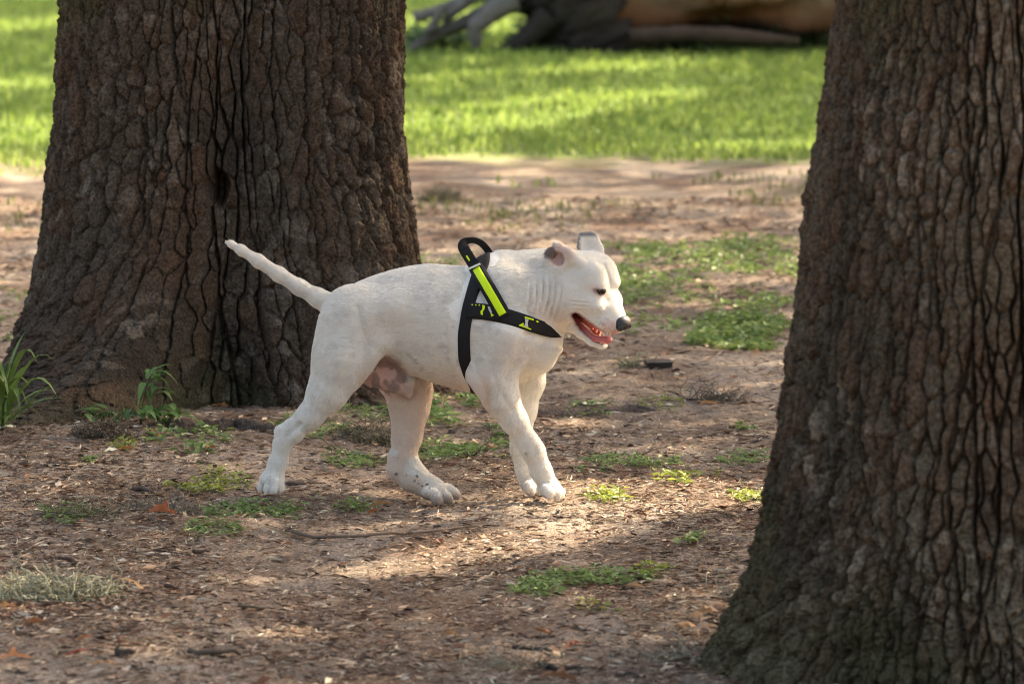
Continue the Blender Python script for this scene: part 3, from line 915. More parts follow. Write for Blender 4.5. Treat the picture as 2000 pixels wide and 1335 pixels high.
# shoulder blade edge, elbow crease, flank crease
for line, amp, wdt in ((((940, 560), (958, 620), (950, 690)), .0050, 8), (((988, 738), (1010, 702), (1028, 655)), .0055, 8),
                       (((700, 600), (708, 640), (722, 672)), .0065, 9), (((722, 672), (770, 712), (830, 738)), .0030, 9), (((812, 640), (842, 700), (880, 735)), .0024, 12), (((1030, 600), (1042, 640), (1030, 690)), .0040, 9),
                       (((660, 640), (640, 700), (622, 760)), .0030, 9), (((690, 700), (668, 752), (640, 790)), .0032, 9), (((955, 700), (975, 760), (1000, 800)), .0028, 7), (((1010, 840), (1030, 885), (1050, 930)), .0018, 5),
                       (((830, 590), (838, 640), (832, 690)), .0014, 7), (((856, 590), (862, 640), (856, 695)), .0014, 7), (((880, 590), (885, 640), (880, 700)), .0012, 7), (((1002, 560), (1010, 590), (1002, 615)), .0022, 10), (((1052, 690), (1068, 668), (1074, 655)), .0035, 8)):
    dm = np.full(len(dogV), 1e9)
    for a, b in zip(line[:-1], line[1:]):
        a = np.array(a, float); b = np.array(b, float); ba = b - a
        q = np.stack([ppx, ppy], 1) - a
        t = np.clip(q @ ba / (ba @ ba), 0, 1)
        dm = np.minimum(dm, np.linalg.norm(q - t[:, None] * ba, axis=1))
    disp -= amp * np.exp(-(dm / wdt) ** 2) * side
dogV = dogV + N * disp[:, None]

# colour of coat and bare skin
near = dogV[:, 1] < .01
C = np.empty((len(dogV), 3)); C[:] = (.81, .765, .69)
def paint(mask, col):
    m = np.clip(mask, 0, 1)[:, None]
    C[:] = C * (1 - m) + np.array(col) * m
n1 = fbm(dogV[:, 0] * 28, dogV[:, 1] * 28, dogV[:, 2] * 28, seed=21, oct=3)
n2 = fbm(dogV[:, 0] * 70, dogV[:, 1] * 70, dogV[:, 2] * 70, seed=31, oct=2)
# faint skin freckles that show through the white coat
paint(sstep(.15, .5, n1) * .26, (.50, .47, .46))
paint(sstep(.25, .5, n2) * .16 * (ppx < 1080), (.48, .43, .41))
paint(sstep(.35, .6, n2) * blob(860, 690, 110, 90) * .40, (.42, .37, .35))
paint(sstep(.30, .5, n1 + .3 * n2) * blob(886, 700, 38, 56) * .6, (.42, .34, .30))
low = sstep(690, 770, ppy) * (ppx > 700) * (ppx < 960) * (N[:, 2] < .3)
paint(low * .60, (.74, .54, .42))  # warm pinkish tint on the lower body where it faces down
paint(blob(1062, 625, 60, 40) * .35, (.76, .60, .48))
paint(blob(1120, 625, 40, 34) * .30, (.76, .58, .47))
paint(blob(1000, 700, 60, 60) * .18, (.74, .58, .48))
# bare belly
grn = blob(748, 740, 58, 58, .45) * (N[:, 2] < .45) * (dogV[:, 1] > -.078)
paint(grn * .95, (.66, .42, .36))
paint(grn * sstep(.05, .25, n1 + .25 * n2) * .8, (.26, .17, .14))
for cx, cy, rx, ry in ((770, 757, 16, 13), (733, 745, 10, 22), (765, 716, 7, 9), (790, 738, 8, 12), (725, 700, 22, 14), (731, 718, 5, 6)):
    paint(blob(cx + 2 * n2, cy + 2 * n2, rx, ry, .35) * grn * .85, (.27, .20, .18))
paint(blob(795, 766, 22, 20, .5) * (ppy > 742) * (np.abs(dogV[:, 1]) < .045) * .8, (.60, .42, .33))
# pink of ears, eye rims, muzzle
ear_d = np.linalg.norm((dogV - EAR_C) @ HROT / np.array([.0130, .020, .0150]), axis=1)
paint((1 - sstep(1.15, 1.4, ear_d)) * .9, (.55, .30, .26))
paint((1 - sstep(1.1, 1.3, ear_d)) * sstep(-.006, .003, (dogV - EAR_C) @ (hU * .8 + hF * .6)) * .85, (.13, .065, .055))  # dark shading of the ear hollow put into the colour
paint(blob(1100, 492, 34, 28, .6) * .65, (.62, .44, .38))
paint(blob(1075, 490, 14, 22, .5) * (dogV[:, 1] < -.05) * .95, (.16, .12, .11))
farear = (dogV[:, 1] > .02) * (ppy < 505) * (ppx > 1125)
paint(farear * .35, (.62, .60, .60))
paint(farear * np.maximum(1 - sstep(2, 9, ppx - 1128), 1 - sstep(4, 13, ppy - 453)) * .95, (.16, .17, .18))
ed = np.linalg.norm((dogV - eye_hit) @ eye_ax / np.array([.0135, .012, .0068]), axis=1)
paint((1 - sstep(.9, 1.35, ed)) * .85, (.10, .06, .05))
paint((1 - sstep(1.2, 2.6, ed)) * .35, (.72, .48, .42))
paint(blob(1186, 566, 14, 26, .7) * .45, (.78, .55, .47))
paint(blob(1190, 638, 26, 20, .6) * .55, (.70, .46, .42))
paint(blob(1203, 650, 12, 9, .6) * .75, (.66, .30, .26))
# whisker spots
rs = np.random.RandomState(4)
for i in range(26):
    cx, cy = 1165 + rs.rand() * 32, 618 + rs.rand() * 26
    paint(blob(cx, cy, 1.9, 1.9, .6) * .5 * near, (.25, .18, .16))
# mouth lining
md = np.full(len(dogV), 1.0)
for a, r1, b, r2 in CARVE:
    d, t = seg_dist(dogV, a, b); md = np.minimum(md, d - (r1 + (r2 - r1) * t))
inside = (1 - sstep(.0006, .0028, md)) * (ppx < 1202)
paint(inside, (.30, .060, .055))
paint(inside * sstep(.0, .3, n1) * .7, (.10, .025, .025))
paint((1 - sstep(.0030, .0062, md)) * (1 - inside) * (ppx < 1196) * .75, (.30, .13, .12))
# freckles on the far hind foot and marks of mud
for cx, cy, rx, ry in ((775, 925, 3.2, 3.2), (815, 929, 3.4, 2.8), (825, 948, 3, 2), (835, 945, 4.6, 2), (794, 927, 1.5, 1.6), (811, 938, 1.7, 2.5), (840, 953, 1.5, 2.5), (818, 944, 2, 1.6), (778, 893, 1.6, 1.4), (830, 938, 1.5, 1.2)):
    paint(blob(cx, cy, rx, ry, .4), (.05, .04, .04))
feet = sstep(.045, .0, dogV[:, 2])
paint(feet * .30 * sstep(-.1, .4, n1), (.50, .38, .30))
paint(sstep(.012, .0, dogV[:, 2]) * .45, (.34, .24, .18))
paint(blob(1028, 885, 4, 3) * near * .6, (.15, .09, .07))

def coat_material():
    m, nt, b = new_mat('white_coat', .62, .25)
    at = node(nt, 'ShaderNodeAttribute', attribute_name='Col')
    tc = node(nt, 'ShaderNodeTexCoord')
    mp = node(nt, 'ShaderNodeMapping'); mp.inputs['Scale'].default_value = (60, 160, 260)
    mp.inputs['Rotation'].default_value = (0, .35, 0)
    nt.links.new(tc.outputs['Object'], mp.inputs['Vector'])
    nz = node(nt, 'ShaderNodeTexNoise', Scale=3.0, Detail=4.0, Roughness=.65)
    nt.links.new(mp.outputs[0], nz.inputs['Vector'])
    mr = node(nt, 'ShaderNodeMapRange'); mr.inputs['From Min'].default_value = .3; mr.inputs['From Max'].default_value = .7
    mr.inputs['To Min'].default_value = .84; mr.inputs['To Max'].default_value = 1.08
    nt.links.new(nz.outputs['Fac'], mr.inputs['Value'])
    sc = node(nt, 'ShaderNodeVectorMath', operation='SCALE')
    nt.links.new(at.outputs['Color'], sc.inputs[0]); nt.links.new(mr.outputs[0], sc.inputs['Scale'])
    nt.links.new(sc.outputs[0], b.inputs['Base Color'])
    bp = node(nt, 'ShaderNodeBump', Strength=.7, Distance=.0020)
    nt.links.new(nz.outputs['Fac'], bp.inputs['Height']); nt.links.new(bp.outputs[0], b.inputs['Normal'])
    b.inputs['Subsurface Weight'].default_value = .06
    b.inputs['Subsurface Radius'].default_value = (.010, .005, .003)
    b.inputs['Subsurface Scale'].default_value = .6
    b.inputs['Sheen Weight'].default_value = .35
    b.inputs['Sheen Roughness'].default_value = .4
    return m
dog = link('dog', mesh_from('dog', dogV, dogF, C), coat_material())
tag(dog, 'white short haired bulldog trotting past the oaks with its mouth open', 'dog')

# --- short coat
def make_fur(count, length):
    rs = np.random.RandomState(12)
    tri = np.concatenate([dogF[:, [0, 1, 2]], dogF[:, [0, 2, 3]]])
    A = np.linalg.norm(np.cross(dogV[tri[:, 1]] - dogV[tri[:, 0]], dogV[tri[:, 2]] - dogV[tri[:, 0]]), axis=1)
    ctr = dogV[tri].mean(1)
    bald = np.maximum(inside, grn * .9)[tri].max(1)
    bald = np.maximum(bald, (1 - sstep(1.2, 1.5, ear_d))[tri].max(1)); bald = np.maximum(bald, (1 - sstep(1.3, 1.8, ed))[tri].max(1))
    cpx, cpy = to_px(ctr)
    bald = np.maximum(bald, ((np.linalg.norm(ctr - Hp(1215, 632), axis=1) < .026)).astype(float))
    # hair lies flat under the harness webbing
    for line, hw_ in ((((945, 505), (934, 540), (925, 565), (914, 600), (906, 650), (907, 700), (917, 735), (932, 766)), 19), (((905, 604), (950, 606), (985, 615), (1010, 624), (1035, 634), (1060, 645), (1085, 650), (1102, 651)), 25), (((926, 514), (948, 553), (966, 583), (986, 618)), 20), (((930, 512), (962, 504)), 16)):
        for q0, q1 in zip(line[:-1], line[1:]):
            q0 = np.array(q0, float); v_ = np.array(q1, float) - q0
            r_ = np.stack([cpx, cpy], 1) - q0; t_ = np.clip(r_ @ v_ / (v_ @ v_), 0, 1)
            bald = np.maximum(bald, (np.linalg.norm(r_ - t_[:, None] * v_, axis=1) < hw_).astype(float))
    w = A * (1 - bald).clip(0, 1)
    pick = rs.choice(len(tri), count, p=w / w.sum())
    a, b_ = rs.rand(count), rs.rand(count); fl = a + b_ > 1; a[fl] = 1 - a[fl]; b_[fl] = 1 - b_[fl]
    t = tri[pick]
    root_ = dogV[t[:, 0]] * (1 - a - b_)[:, None] + dogV[t[:, 1]] * a[:, None] + dogV[t[:, 2]] * b_[:, None]
    Nn = normals(dogV, dogF)[t[:, 0]]
    col = C[t[:, 0]]
    # the coat lies back along the body and down the legs
    rpx, rpy = to_px(root_)
    legs = sstep(700, 790, rpy)
    flow = np.stack([-1 + .7 * legs, 0 * legs, -.35 - .8 * legs], 1)
    tail = (rpx < 650) & (rpy < 610); flow[tail] = (-.85, 0, .5)
    flow = flow + rs.normal(size=flow.shape) * .16
    flow -= Nn * (flow * Nn).sum(1)[:, None]; flow /= np.linalg.norm(flow, axis=1)[:, None] + 1e-6
    L = length * (.6 + .7 * rs.rand(count))[:, None] * (1 - .45 * ((rpx > 1100) & (rpy < 690)) - .25 * legs)[:, None]
    p1 = root_ + flow * L * .5 + Nn * L * .22; p2 = root_ + flow * L + Nn * L * .30
    pts = np.stack([root_ - Nn * .0006, p1, p2], 1).reshape(-1, 3)
    hc = bpy.data.hair_curves.new('fur')
    hc.add_curves([3] * count)
    hc.attributes['position'].data.foreach_set('vector', pts.astype(np.float32).ravel())
    ra = hc.attributes.get('radius') or hc.attributes.new('radius', 'FLOAT', 'POINT')
    ra.data.foreach_set('value', np.tile(np.array([.00042, .00034, .00010], np.float32), count))
    ca = hc.attributes.new('Col', 'FLOAT_COLOR', 'POINT')
    c4 = np.ones((count * 3, 4), np.float32); c4[:, :3] = np.repeat((col * (.90 + .2 * rs.rand(count))[:, None]).clip(0, .9), 3, 0)
    ca.data.foreach_set('color', c4.ravel())
    m, nt, b2 = new_mat('white_hair', .55, .2)
    at = node(nt, 'ShaderNodeAttribute', attribute_name='Col')
    nt.links.new(at.outputs['Color'], b2.inputs['Base Color'])
    hc.materials.append(m)
    o = bpy.data.objects.new('fur', hc); COL.objects.link(o); o.parent = dog
    return kind(o, 'stuff')
make_fur(170000, .0065)

# --- eyes, nose, tongue, teeth
def sdf_child(name, lo, hi, h, build, mat, cols=None, smooth=2):
    global f
    keep = f; f = Field(lo, hi, h); build(f)
    V, F = f.mesh(smooth); f = keep
    return link(name, mesh_from(name, V, F, cols(V) if cols else None), mat, dog)
m_eye, nt, b = new_mat('eye', .08, .6); b.inputs['Base Color'].default_value = (.016, .009, .006, 1)
for sg in (-1, 1):
    p = eye_hit if sg < 0 else mirror_h(eye_hit)
    c = p + (hL * .0108 if sg < 0 else -hL * .010 - hF * .016) + np.array([0, .001, 0])
    sdf_child('eye', c - .015, c + .015, .0012, lambda q: q.ell(c, (.0118, .0118, .0118)), m_eye)
m_nose, nt, b = new_mat('nose_leather', .38, .5); b.inputs['Base Color'].default_value = (.022, .020, .022, 1)
add_bump(nt, b, 600, .5, .001)
nc = Hp(1215, 632)
def nose(q):
    q.ell(nc + hU * .002, (.0175, .0235, .0170), HROT, k=.006)
    q.ell(nc + hU * .007 - hF * .004, (.0150, .0215, .0105), HROT, k=.006)
    q.cone(nc - hU * .006, .009, nc - hU * .018 - hF * .004, .004, .006)
    for sg in (-1, 1):
        q.ell(nc + hL * sg * .016 - hU * .004 + hF * .006, (.009, .010, .0075), HROT, k=.006)
        q.ell(nc + hL * sg * .0115 - hU * .003 + hF * .018, (.010, .0048, .0042), HROT, k=.003, sub=True)
        q.cone(nc + hL * sg * .014 - hU * .004 + hF * .012, .0028, nc + hL * sg * .023 - hU * .001 + hF * .002, .0016, .003, sub=True)
sdf_child('nose', nc - .045, nc + .045, .0011, nose, m_nose)
m_tongue, nt, b = new_mat('tongue', .28, .5); b.inputs['Base Color'].default_value = (.52, .13, .12, 1)
b.inputs['Subsurface Weight'].default_value = .2; b.inputs['Subsurface Radius'].default_value = (.01, .003, .002)
add_bump(nt, b, 350, .4, .0015)
def tongue(q):
    for l in (-.020, -.008, .006):
        q.chain([(Hp(1124, 622, l), .0040), (Hp(1142, 645, l), .0060), (Hp(1160, 660, l), .0070), (Hp(1182, 664, l * .8), .0070)], .006)
    q.ell(Hp(1186, 662, -.010), (.012, .013, .0085), HROT, k=.006)
    q.cone(Hp(1150, 645, -.008), .0030, Hp(1190, 655, -.008), .0026, .005, sub=True)
tc_ = Hp(1160, 645)
sdf_child('tongue', tc_ - .07, tc_ + .07, .0015, tongue, m_tongue)
m_tooth, nt, b = new_mat('tooth', .3, .5); b.inputs['Base Color'].default_value = (.74, .68, .55, 1)
def tooth(a, bb, r):
    a = np.array(a); bb = np.array(bb)
    sdf_child('tooth', np.minimum(a, bb) - .008, np.maximum(a, bb) + .008, .0009, lambda q: q.cone(a, r, bb, .0008, .002), m_tooth, smooth=1)
for sg in (-1, 1):
    T = (lambda px, py, l: Hp(px, py, -l)) if sg < 0 else (lambda px, py, l: mirror_h(Hp(px, py, -l)))
    tooth(T(1174, 668, .016), T(1177, 655, .018), .0030)
    tooth(T(1186, 643, .022), T(1186, 654, .023), .0030)
    for i in range(4):
        tooth(T(1134 + i * 9, 651 + i * 5.4, .029 - i * .003), T(1136 + i * 9, 645 + i * 5.4, .029 - i * .003), .0026)
# ------------------------------------------------------------------ harness, laid over the barrel, shoulder and neck
keep_f = f
f = Field((P(800, 470)[0], -.20, .15), (P(1120, 470)[0], .20, .62), .004)
fore_body(f)
bV, bF = f.mesh(2)
f = keep_f
BVH = BVHTree.FromPolygons(bV.tolist(), bF.tolist())
AX_Z = P(930, 640)[2]

def cast(o, d):
    h = BVH.ray_cast(Vector(o), Vector(d).normalized())
    return (np.array(h[0]), np.array(h[1])) if h[0] is not None else (None, None)

def smooth_path(Q, n=2, closed=False):
    for _ in range(n):
        R = Q.copy()
        if closed: R = (np.roll(Q, 1, 0) + 2 * Q + np.roll(Q, -1, 0)) / 4
        else: R[1:-1] = (Q[:-2] + 2 * Q[1:-1] + Q[2:]) / 4
        Q = R
    return Q

def ribbon(name, Q, Nn, t0, t1, mat, parent, closed=False, sm=3):
    """Webbing: rows of surface points Q (n, k, 3) with outward normals, thickness from t0 to t1."""
    Q = smooth_path(Q, sm, closed); Nn = smooth_path(Nn, sm, closed); Nn /= np.linalg.norm(Nn, axis=2)[..., None]
    n, k = Q.shape[:2]
    top = Q + Nn * t1; bot = Q + Nn * t0
    e = np.zeros(k); e[0] = e[-1] = .0005
    top = top - Nn * e[None, :, None]
    V = np.concatenate([top.reshape(-1, 3), bot.reshape(-1, 3)])
    F = []
    m = n if closed else n - 1
    for i in range(m):
        a, b = i * k, ((i + 1) % n) * k
        for j in range(k - 1):
            F.append((a + j, a + j + 1, b + j + 1, b + j)); F.append((n * k + a + j, n * k + b + j, n * k + b + j + 1, n * k + a + j + 1))
        F.append((a, b, n * k + b, n * k + a)); F.append((a + k - 1, n * k + a + k - 1, n * k + b + k - 1, b + k - 1))
    if not closed:
        for i in (0, n - 1):
            for j in range(k - 1):
                q = (i * k + j, i * k + j + 1, n * k + i * k + j + 1, n * k + i * k + j)
                F.append(q if i else q[::-1])
    return link(name, mesh_from(name, V, F), mat, parent)

def web_material(name, col, rough=.75):
    m, nt, b = new_mat(name, rough, .25)
    b.inputs['Base Color'].default_value = (*col, 1)
    tc = node(nt, 'ShaderNodeTexCoord')
    wv = node(nt, 'ShaderNodeTexWave', Scale=260.0, Distortion=1.0); wv.bands_direction = 'DIAGONAL'
    nt.links.new(tc.outputs['Object'], wv.inputs['Vector'])
    bp = node(nt, 'ShaderNodeBump', Strength=.35, Distance=.0008)
    nt.links.new(wv.outputs['Fac'], bp.inputs['Height']); nt.links.new(bp.outputs[0], b.inputs['Normal'])
    return m
m_web = web_material('black_webbing', (.011, .011, .012))
m_neon = web_material('neon_tape', (.62, .85, .015), .45)
m_white, nt, b = new_mat('white_plastic', .35, .5); b.inputs['Base Color'].default_value = (.72, .71, .66, 1)
m_greyp, nt, b = new_mat('grey_print', .6, .3); b.inputs['Base Color'].default_value = (.50, .50, .47, 1)
harness = thing('dog_harness', (P(930, 640)[0], 0, 0), 'black webbing harness with neon yellow stripe and handle on the white dog', 'harness')

def curve(tab):
    tab = np.array([P(a, b, -.12) for a, b in tab])
    z = tab[:, 2]; o = np.argsort(z)
    return lambda q: np.interp(q, z[o], tab[o, 0])

# girth strap: right round the barrel behind the elbows
gx = curve([(945, 517), (934, 540), (925, 565), (914, 600), (906, 650), (907, 700), (917, 735), (930, 760)])
rows, nrm = [], []
for i in range(120):
    ph = 2 * math.pi * i / 120
    d = np.array([0, math.cos(ph), math.sin(ph)])
    row, nr = [], []
    for j in np.linspace(-1, 1, 5):
        x = gx(AX_Z)
        for _ in range(4):
            p, nn = cast((x + j * .0135, 0, AX_Z), d)
            x = gx(p[2])
        row.append(p); nr.append(nn)
    rows.append(row); nrm.append(nr)
ribbon('girth_strap', np.array(rows), np.array(nrm), -.003, .0042, m_web, harness, closed=True)

f = Field((P(800, 470)[0], -.20, .15), (P(1120, 470)[0], .20, .62), .004)
fore_body(f, neck=False)
cV, cF = f.mesh(2)
f = keep_f
BVH_BODY = BVH
BVH = BVHTree.FromPolygons(cV.tolist(), cF.tolist())
# chest strap: from girth to girth across the front of the chest
tabz = [(900, 604), (918, 604), (950, 606), (985, 613), (1010, 621), (1035, 630), (1060, 641), (1080, 648), (1100, 650), (1130, 650)]
tx = np.array([P(a, b, -.10)[0] for a, b in tabz]); tz = np.array([P(a, b, -.10)[2] for a, b in tabz])
rows, nrm = [], []
ox = P(985, 600)[0]
for ps in np.linspace(-math.radians(146), math.radians(146), 110):
    d = np.array([math.cos(ps), math.sin(ps), 0])
    row, nr = [], []
    for j in np.linspace(-1, 1, 5):
        x = ox
        for _ in range(5):
            p, nn = cast((ox, 0, np.interp(x, tx, tz) + j * (.0175 - .002 * sstep(0.02, 0.1, x))), d)
            if p is None: break
            x = p[0]
        row.append(p); nr.append(nn)
    if all(q is not None for q in row) and row[2][0] > P(909, 600)[0]:
        rows.append(row); nrm.append(nr)
chest_Q = np.array(rows); chest_N = np.array(nrm)
ribbon('chest_strap', chest_Q, chest_N, -.003, .0050, m_web, harness, sm=6)

BVH = BVH_BODY
def drape(pts, width, off=0.0, k=5, n=40, flip=False):
    """Lay a strip that is seen along the px polyline onto the near (or, flipped, the far) side."""
    pts = np.array(pts, float)
    L = np.concatenate([[0], np.cumsum(np.linalg.norm(np.diff(pts, axis=0), axis=1))])
    s = np.linspace(0, L[-1], n)
    c = np.stack([np.interp(s, L, pts[:, 0]), np.interp(s, L, pts[:, 1])], 1)
    t = np.gradient(c, axis=0); t /= np.linalg.norm(t, axis=1)[:, None]
    pr = np.stack([-t[:, 1], t[:, 0]], 1)
    Q = np.zeros((n, k, 3)); Nn = np.zeros((n, k, 3))
    for i in range(n):
        for j, w in enumerate(np.linspace(-.5, .5, k)):
            q = c[i] + pr[i] * w * width
            p = P(q[0], q[1], -.11)
            h, nn = cast((p[0], -.4, p[2] + .0), (0, 1, 0))
            if h is None:
                h, nn = np.array([p[0], -.03, p[2]]), np.array([0, -.7, .7])
            Q[i, j] = h; Nn[i, j] = nn
    if flip:
        Q[..., 1] *= -1; Nn[..., 1] *= -1; Q = Q[:, ::-1]; Nn = Nn[:, ::-1]
    return Q, Nn

for fl in (False, True):
    Q, Nn = drape([(929, 524), (948, 553), (966, 583), (984, 616)], 29, flip=fl)
    ribbon('side_strap', Q, Nn, -.001, .0082, m_web, harness)
    Q, Nn = drape([(933, 531), (948, 554), (966, 584), (982, 612)], 14.5, flip=fl)
    ribbon('reflective_stripe', Q, Nn, .0060, .0094, m_neon, harness)

# handle: a loop of webbing standing over the withers
hp = [(931, 527, -.050), (922, 512, -.046), (912, 496, -.040), (904, 483, -.032), (904, 475, -.022), (913, 469, -.008), (927, 468, .006), (940, 474, .018), (950, 484, .026), (957, 496, .030), (962, 508, .030)]
K = np.array([P(*q) for q in hp])
L = np.concatenate([[0], np.cumsum(np.linalg.norm(np.diff(K, axis=0), axis=1))])
s = np.linspace(0, L[-1], 60)
K = np.stack([np.interp(s, L, K[:, i]) for i in range(3)], 1)
K = smooth_path(K, 10)
T = np.gradient(K, axis=0); T /= np.linalg.norm(T, axis=1)[:, None]
wdir = np.cross(T, np.array([0, 1, 0])); wdir /= np.linalg.norm(wdir, axis=1)[:, None]
u = np.linspace(0, 1, 60)
lean = sstep(.30, .55, u)[:, None]
wdir = wdir * (1 - .45 * lean) + np.array([0.1, -.8, 0]) * lean; wdir /= np.linalg.norm(wdir, axis=1)[:, None]
hn = np.cross(wdir, T); hn /= np.linalg.norm(hn, axis=1)[:, None]
hn = np.where((hn[:, 1:2] > 0) & (u[:, None] < .3), -hn, hn)
Q = K[:, None, :] + wdir[:, None, :] * np.linspace(-.0125, .0125, 5)[None, :, None]
ribbon('handle', Q, np.repeat(hn[:, None, :], 5, 1), -.0012, .0012, m_web, harness, sm=1)

def decal(name, poly, mat, off=.0062, th=.0008):
    """Flat print on the webbing, seen as the given px polygon."""
    pts = []
    for a, b in poly:
        p = P(a, b, -.11); h, nn = cast((p[0], -.4, p[2]), (0, 1, 0))
        pts.append((h, nn))
    V = [tuple(h + nn * off) for h, nn in pts] + [tuple(h + nn * (off - th)) for h, nn in pts]
    n = len(poly)
    F = [tuple(range(n)), tuple(range(2 * n - 1, n - 1, -1))] + [(i, i + n, (i + 1) % n + n, (i + 1) % n) for i in range(n)]
    return link(name, mesh_from(name, V, F, smooth=False), mat, harness)

decal('printed_mark', [(1023, 616), (1040, 621), (1040, 624), (1023, 619)], m_neon)
decal('printed_mark', [(1023, 620), (1030, 622), (1028, 629), (1029, 637), (1021, 635), (1024, 628)], m_greyp, .0066)
decal('printed_mark', [(1016, 630), (1021, 628), (1020, 634), (1035, 640), (1034, 642), (1011, 633)], m_neon)
decal('printed_mark', [(1044, 625), (1047, 624), (1050, 627), (1046, 628)], m_neon)
decal('printed_mark', [(943, 594), (948, 595), (947, 602), (944, 606), (944, 613), (940, 612), (939, 606), (943, 602)], m_neon)
decal('printed_mark', [(953, 596), (957, 597), (962, 608), (959, 610), (955, 603)], m_greyp)
decal('printed_mark', [(959, 609), (966, 613), (960, 616)], m_neon)
for x in (922, 929, 936):
    decal('printed_mark', [(x, 593.5), (x + 2.5, 593.5), (x + 2.5, 595.5), (x, 595.5)], m_neon)
# tag on the handle and the white keeper below it
def slab(name, a, b, w, th, mat, nrm=(0, -1, 0)):
    a = np.array(a); b = np.array(b); t = b - a; t /= np.linalg.norm(t)
    n = np.array(nrm, float); n -= t * (n @ t); n /= np.linalg.norm(n); s = np.cross(t, n)
    V = [tuple(p + s * w * i + n * th * j) for p in (a, b) for i, j in ((-1, -1), (1, -1), (1, 1), (-1, 1))]
    F = [(3, 2, 1, 0), (4, 5, 6, 7)] + [(i, (i + 1) % 4, (i + 1) % 4 + 4, i + 4) for i in range(4)]
    o = link(name, mesh_from(name, V, F, smooth=False), mat, harness)
    bv = o.modifiers.new('bevel', 'BEVEL'); bv.width = min(w, th) * .5; bv.segments = 2
    return o
kq = K[12]
slab('handle_tag', P(911, 499, -.0475), P(917, 509, -.0515), .0019, .0008, m_neon)
slab('keeper_ring', P(913, 526, -.082), P(938, 515, -.080), .0022, .0024, m_white)
# ------------------------------------------------------------------ grass, weeds, moss
rp = np.random.RandomState(31)
m_grass = attr_mat('grass_blades', .55, .3, trans=.45)
m_weed = attr_mat('weed_leaves', .5, .35, trans=.35)
m_moss = attr_mat('hanging_moss', .9, .1)

def lawn_mask(x, y):
    return y + 5.0 * (.5 + .35 * fbm(x * .9, y * .9, seed=101, oct=4))

def blades(name, base, hgt, wid, rs, c0, c1):
    """Upright bent blades: 3 triangles each."""
    n = len(base)
    a = rs.rand(n) * 2 * math.pi
    w = np.stack([np.cos(a), np.sin(a), 0 * a], 1); l = np.stack([-np.sin(a), np.cos(a), 0 * a], 1)
    h = (hgt * (.5 + .8 * rs.rand(n)))[:, None]; wd = (wid * (.7 + .6 * rs.rand(n)))[:, None]
    lean = (rs.rand(n) * .9)[:, None]
    up = np.array([0, 0, 1.0])
    m1 = base + up * h * .6 + l * h * lean * .25
    t = base + up * h * (1 - .35 * lean) + l * h * lean * .8
    V = np.stack([base - w * wd * .5, base + w * wd * .5, m1 - w * wd * .4, m1 + w * wd * .4, t], 1).reshape(-1, 3)
    i = np.arange(n) * 5
    F = np.concatenate([np.stack([i, i + 1, i + 3], 1), np.stack([i, i + 3, i + 2], 1), np.stack([i + 2, i + 3, i + 4], 1)])
    k = rs.rand(n)[:, None]
    C = np.repeat(np.array(c0) * (1 - k) + np.array(c1) * k, 5, 0)
    return mesh_from(name, V, F, C, smooth=False)

# the lawn
n = 170000
yy = 9.5 + 36 * rp.rand(n) ** 1.15
xx = (rp.rand(n) * 2 - 1) * ((yy + 12.8) * .105 + .5)
lm = lawn_mask(xx, yy)
keep = rp.rand(n) < sstep(13.4, 14.8, lm) * (.55 + .45 * sstep(-.3, .2, vnoise(xx * 1.4, yy * .9, seed=111)))
base = np.stack([xx, yy, ground_z(xx, yy) - .004], 1)[keep]
lawn = link('lawn_grass', blades('lawn_grass', base, .055, .013, rp, (.12, .20, .040), (.30, .38, .10)), m_grass)
kind(lawn, 'stuff'); tag(lawn, 'short bright green lawn grass beyond the bare earth', 'grass')

# leafy ground cover between the dog and the right-hand oak, and thin tufts over the bare earth
def patch_points(n, cx, cy, rx, ry, seed, thr=-.1):
    a = rp.rand(n) * 2 * math.pi; r = np.sqrt(rp.rand(n))
    px = cx + rx * r * np.cos(a); py = cy + ry * r * np.sin(a)
    d = np.stack([G(u, v) for u, v in zip(px, py)])
    m = vnoise(d[:, 0] * 6, d[:, 1] * 2.2, seed=seed) + .6 * vnoise(d[:, 0] * 17, d[:, 1] * 6, seed=seed + 1) > thr
    return d[m]

def leaflets(base, size, rs, c0, c1, flat=.55, per=3, wide=.5):
    """Small pointed leaves in loose sprigs; returns verts, faces, colours."""
    base = np.repeat(base, per, 0); n = len(base)
    base = base + rs.normal(size=(n, 3)).clip(-1.1, 1.1) * np.array([size * .55, size * .55, 0])
    base[:, 2] = ground_z(base[:, 0], base[:, 1]) + size * (.1 + 1.1 * rs.rand(n) ** 1.5) * flat
    a = rs.rand(n) * 2 * math.pi; el = rs.rand(n) * .8 - .15
    d = np.stack([np.cos(a) * np.cos(el), np.sin(a) * np.cos(el), np.sin(el)], 1)
    s = np.stack([-np.sin(a), np.cos(a), .3 * rs.normal(size=n)], 1)
    u = np.cross(d, s)
    L = (size * (.6 + .8 * rs.rand(n)))[:, None]; W = L * wide
    V = np.stack([base, base + d * L * .45 + s * W * .5 + u * L * .08, base + d * L - u * L * .12, base + d * L * .45 - s * W * .5 + u * L * .08], 1).reshape(-1, 3)
    i = np.arange(n) * 4
    F = np.concatenate([np.stack([i, i + 1, i + 2], 1), np.stack([i, i + 2, i + 3], 1)])
    k = rs.rand(n)[:, None]
    C = np.repeat(np.array(c0) * (1 - k) + np.array(c1) * k, 4, 0)
    return V, F, C

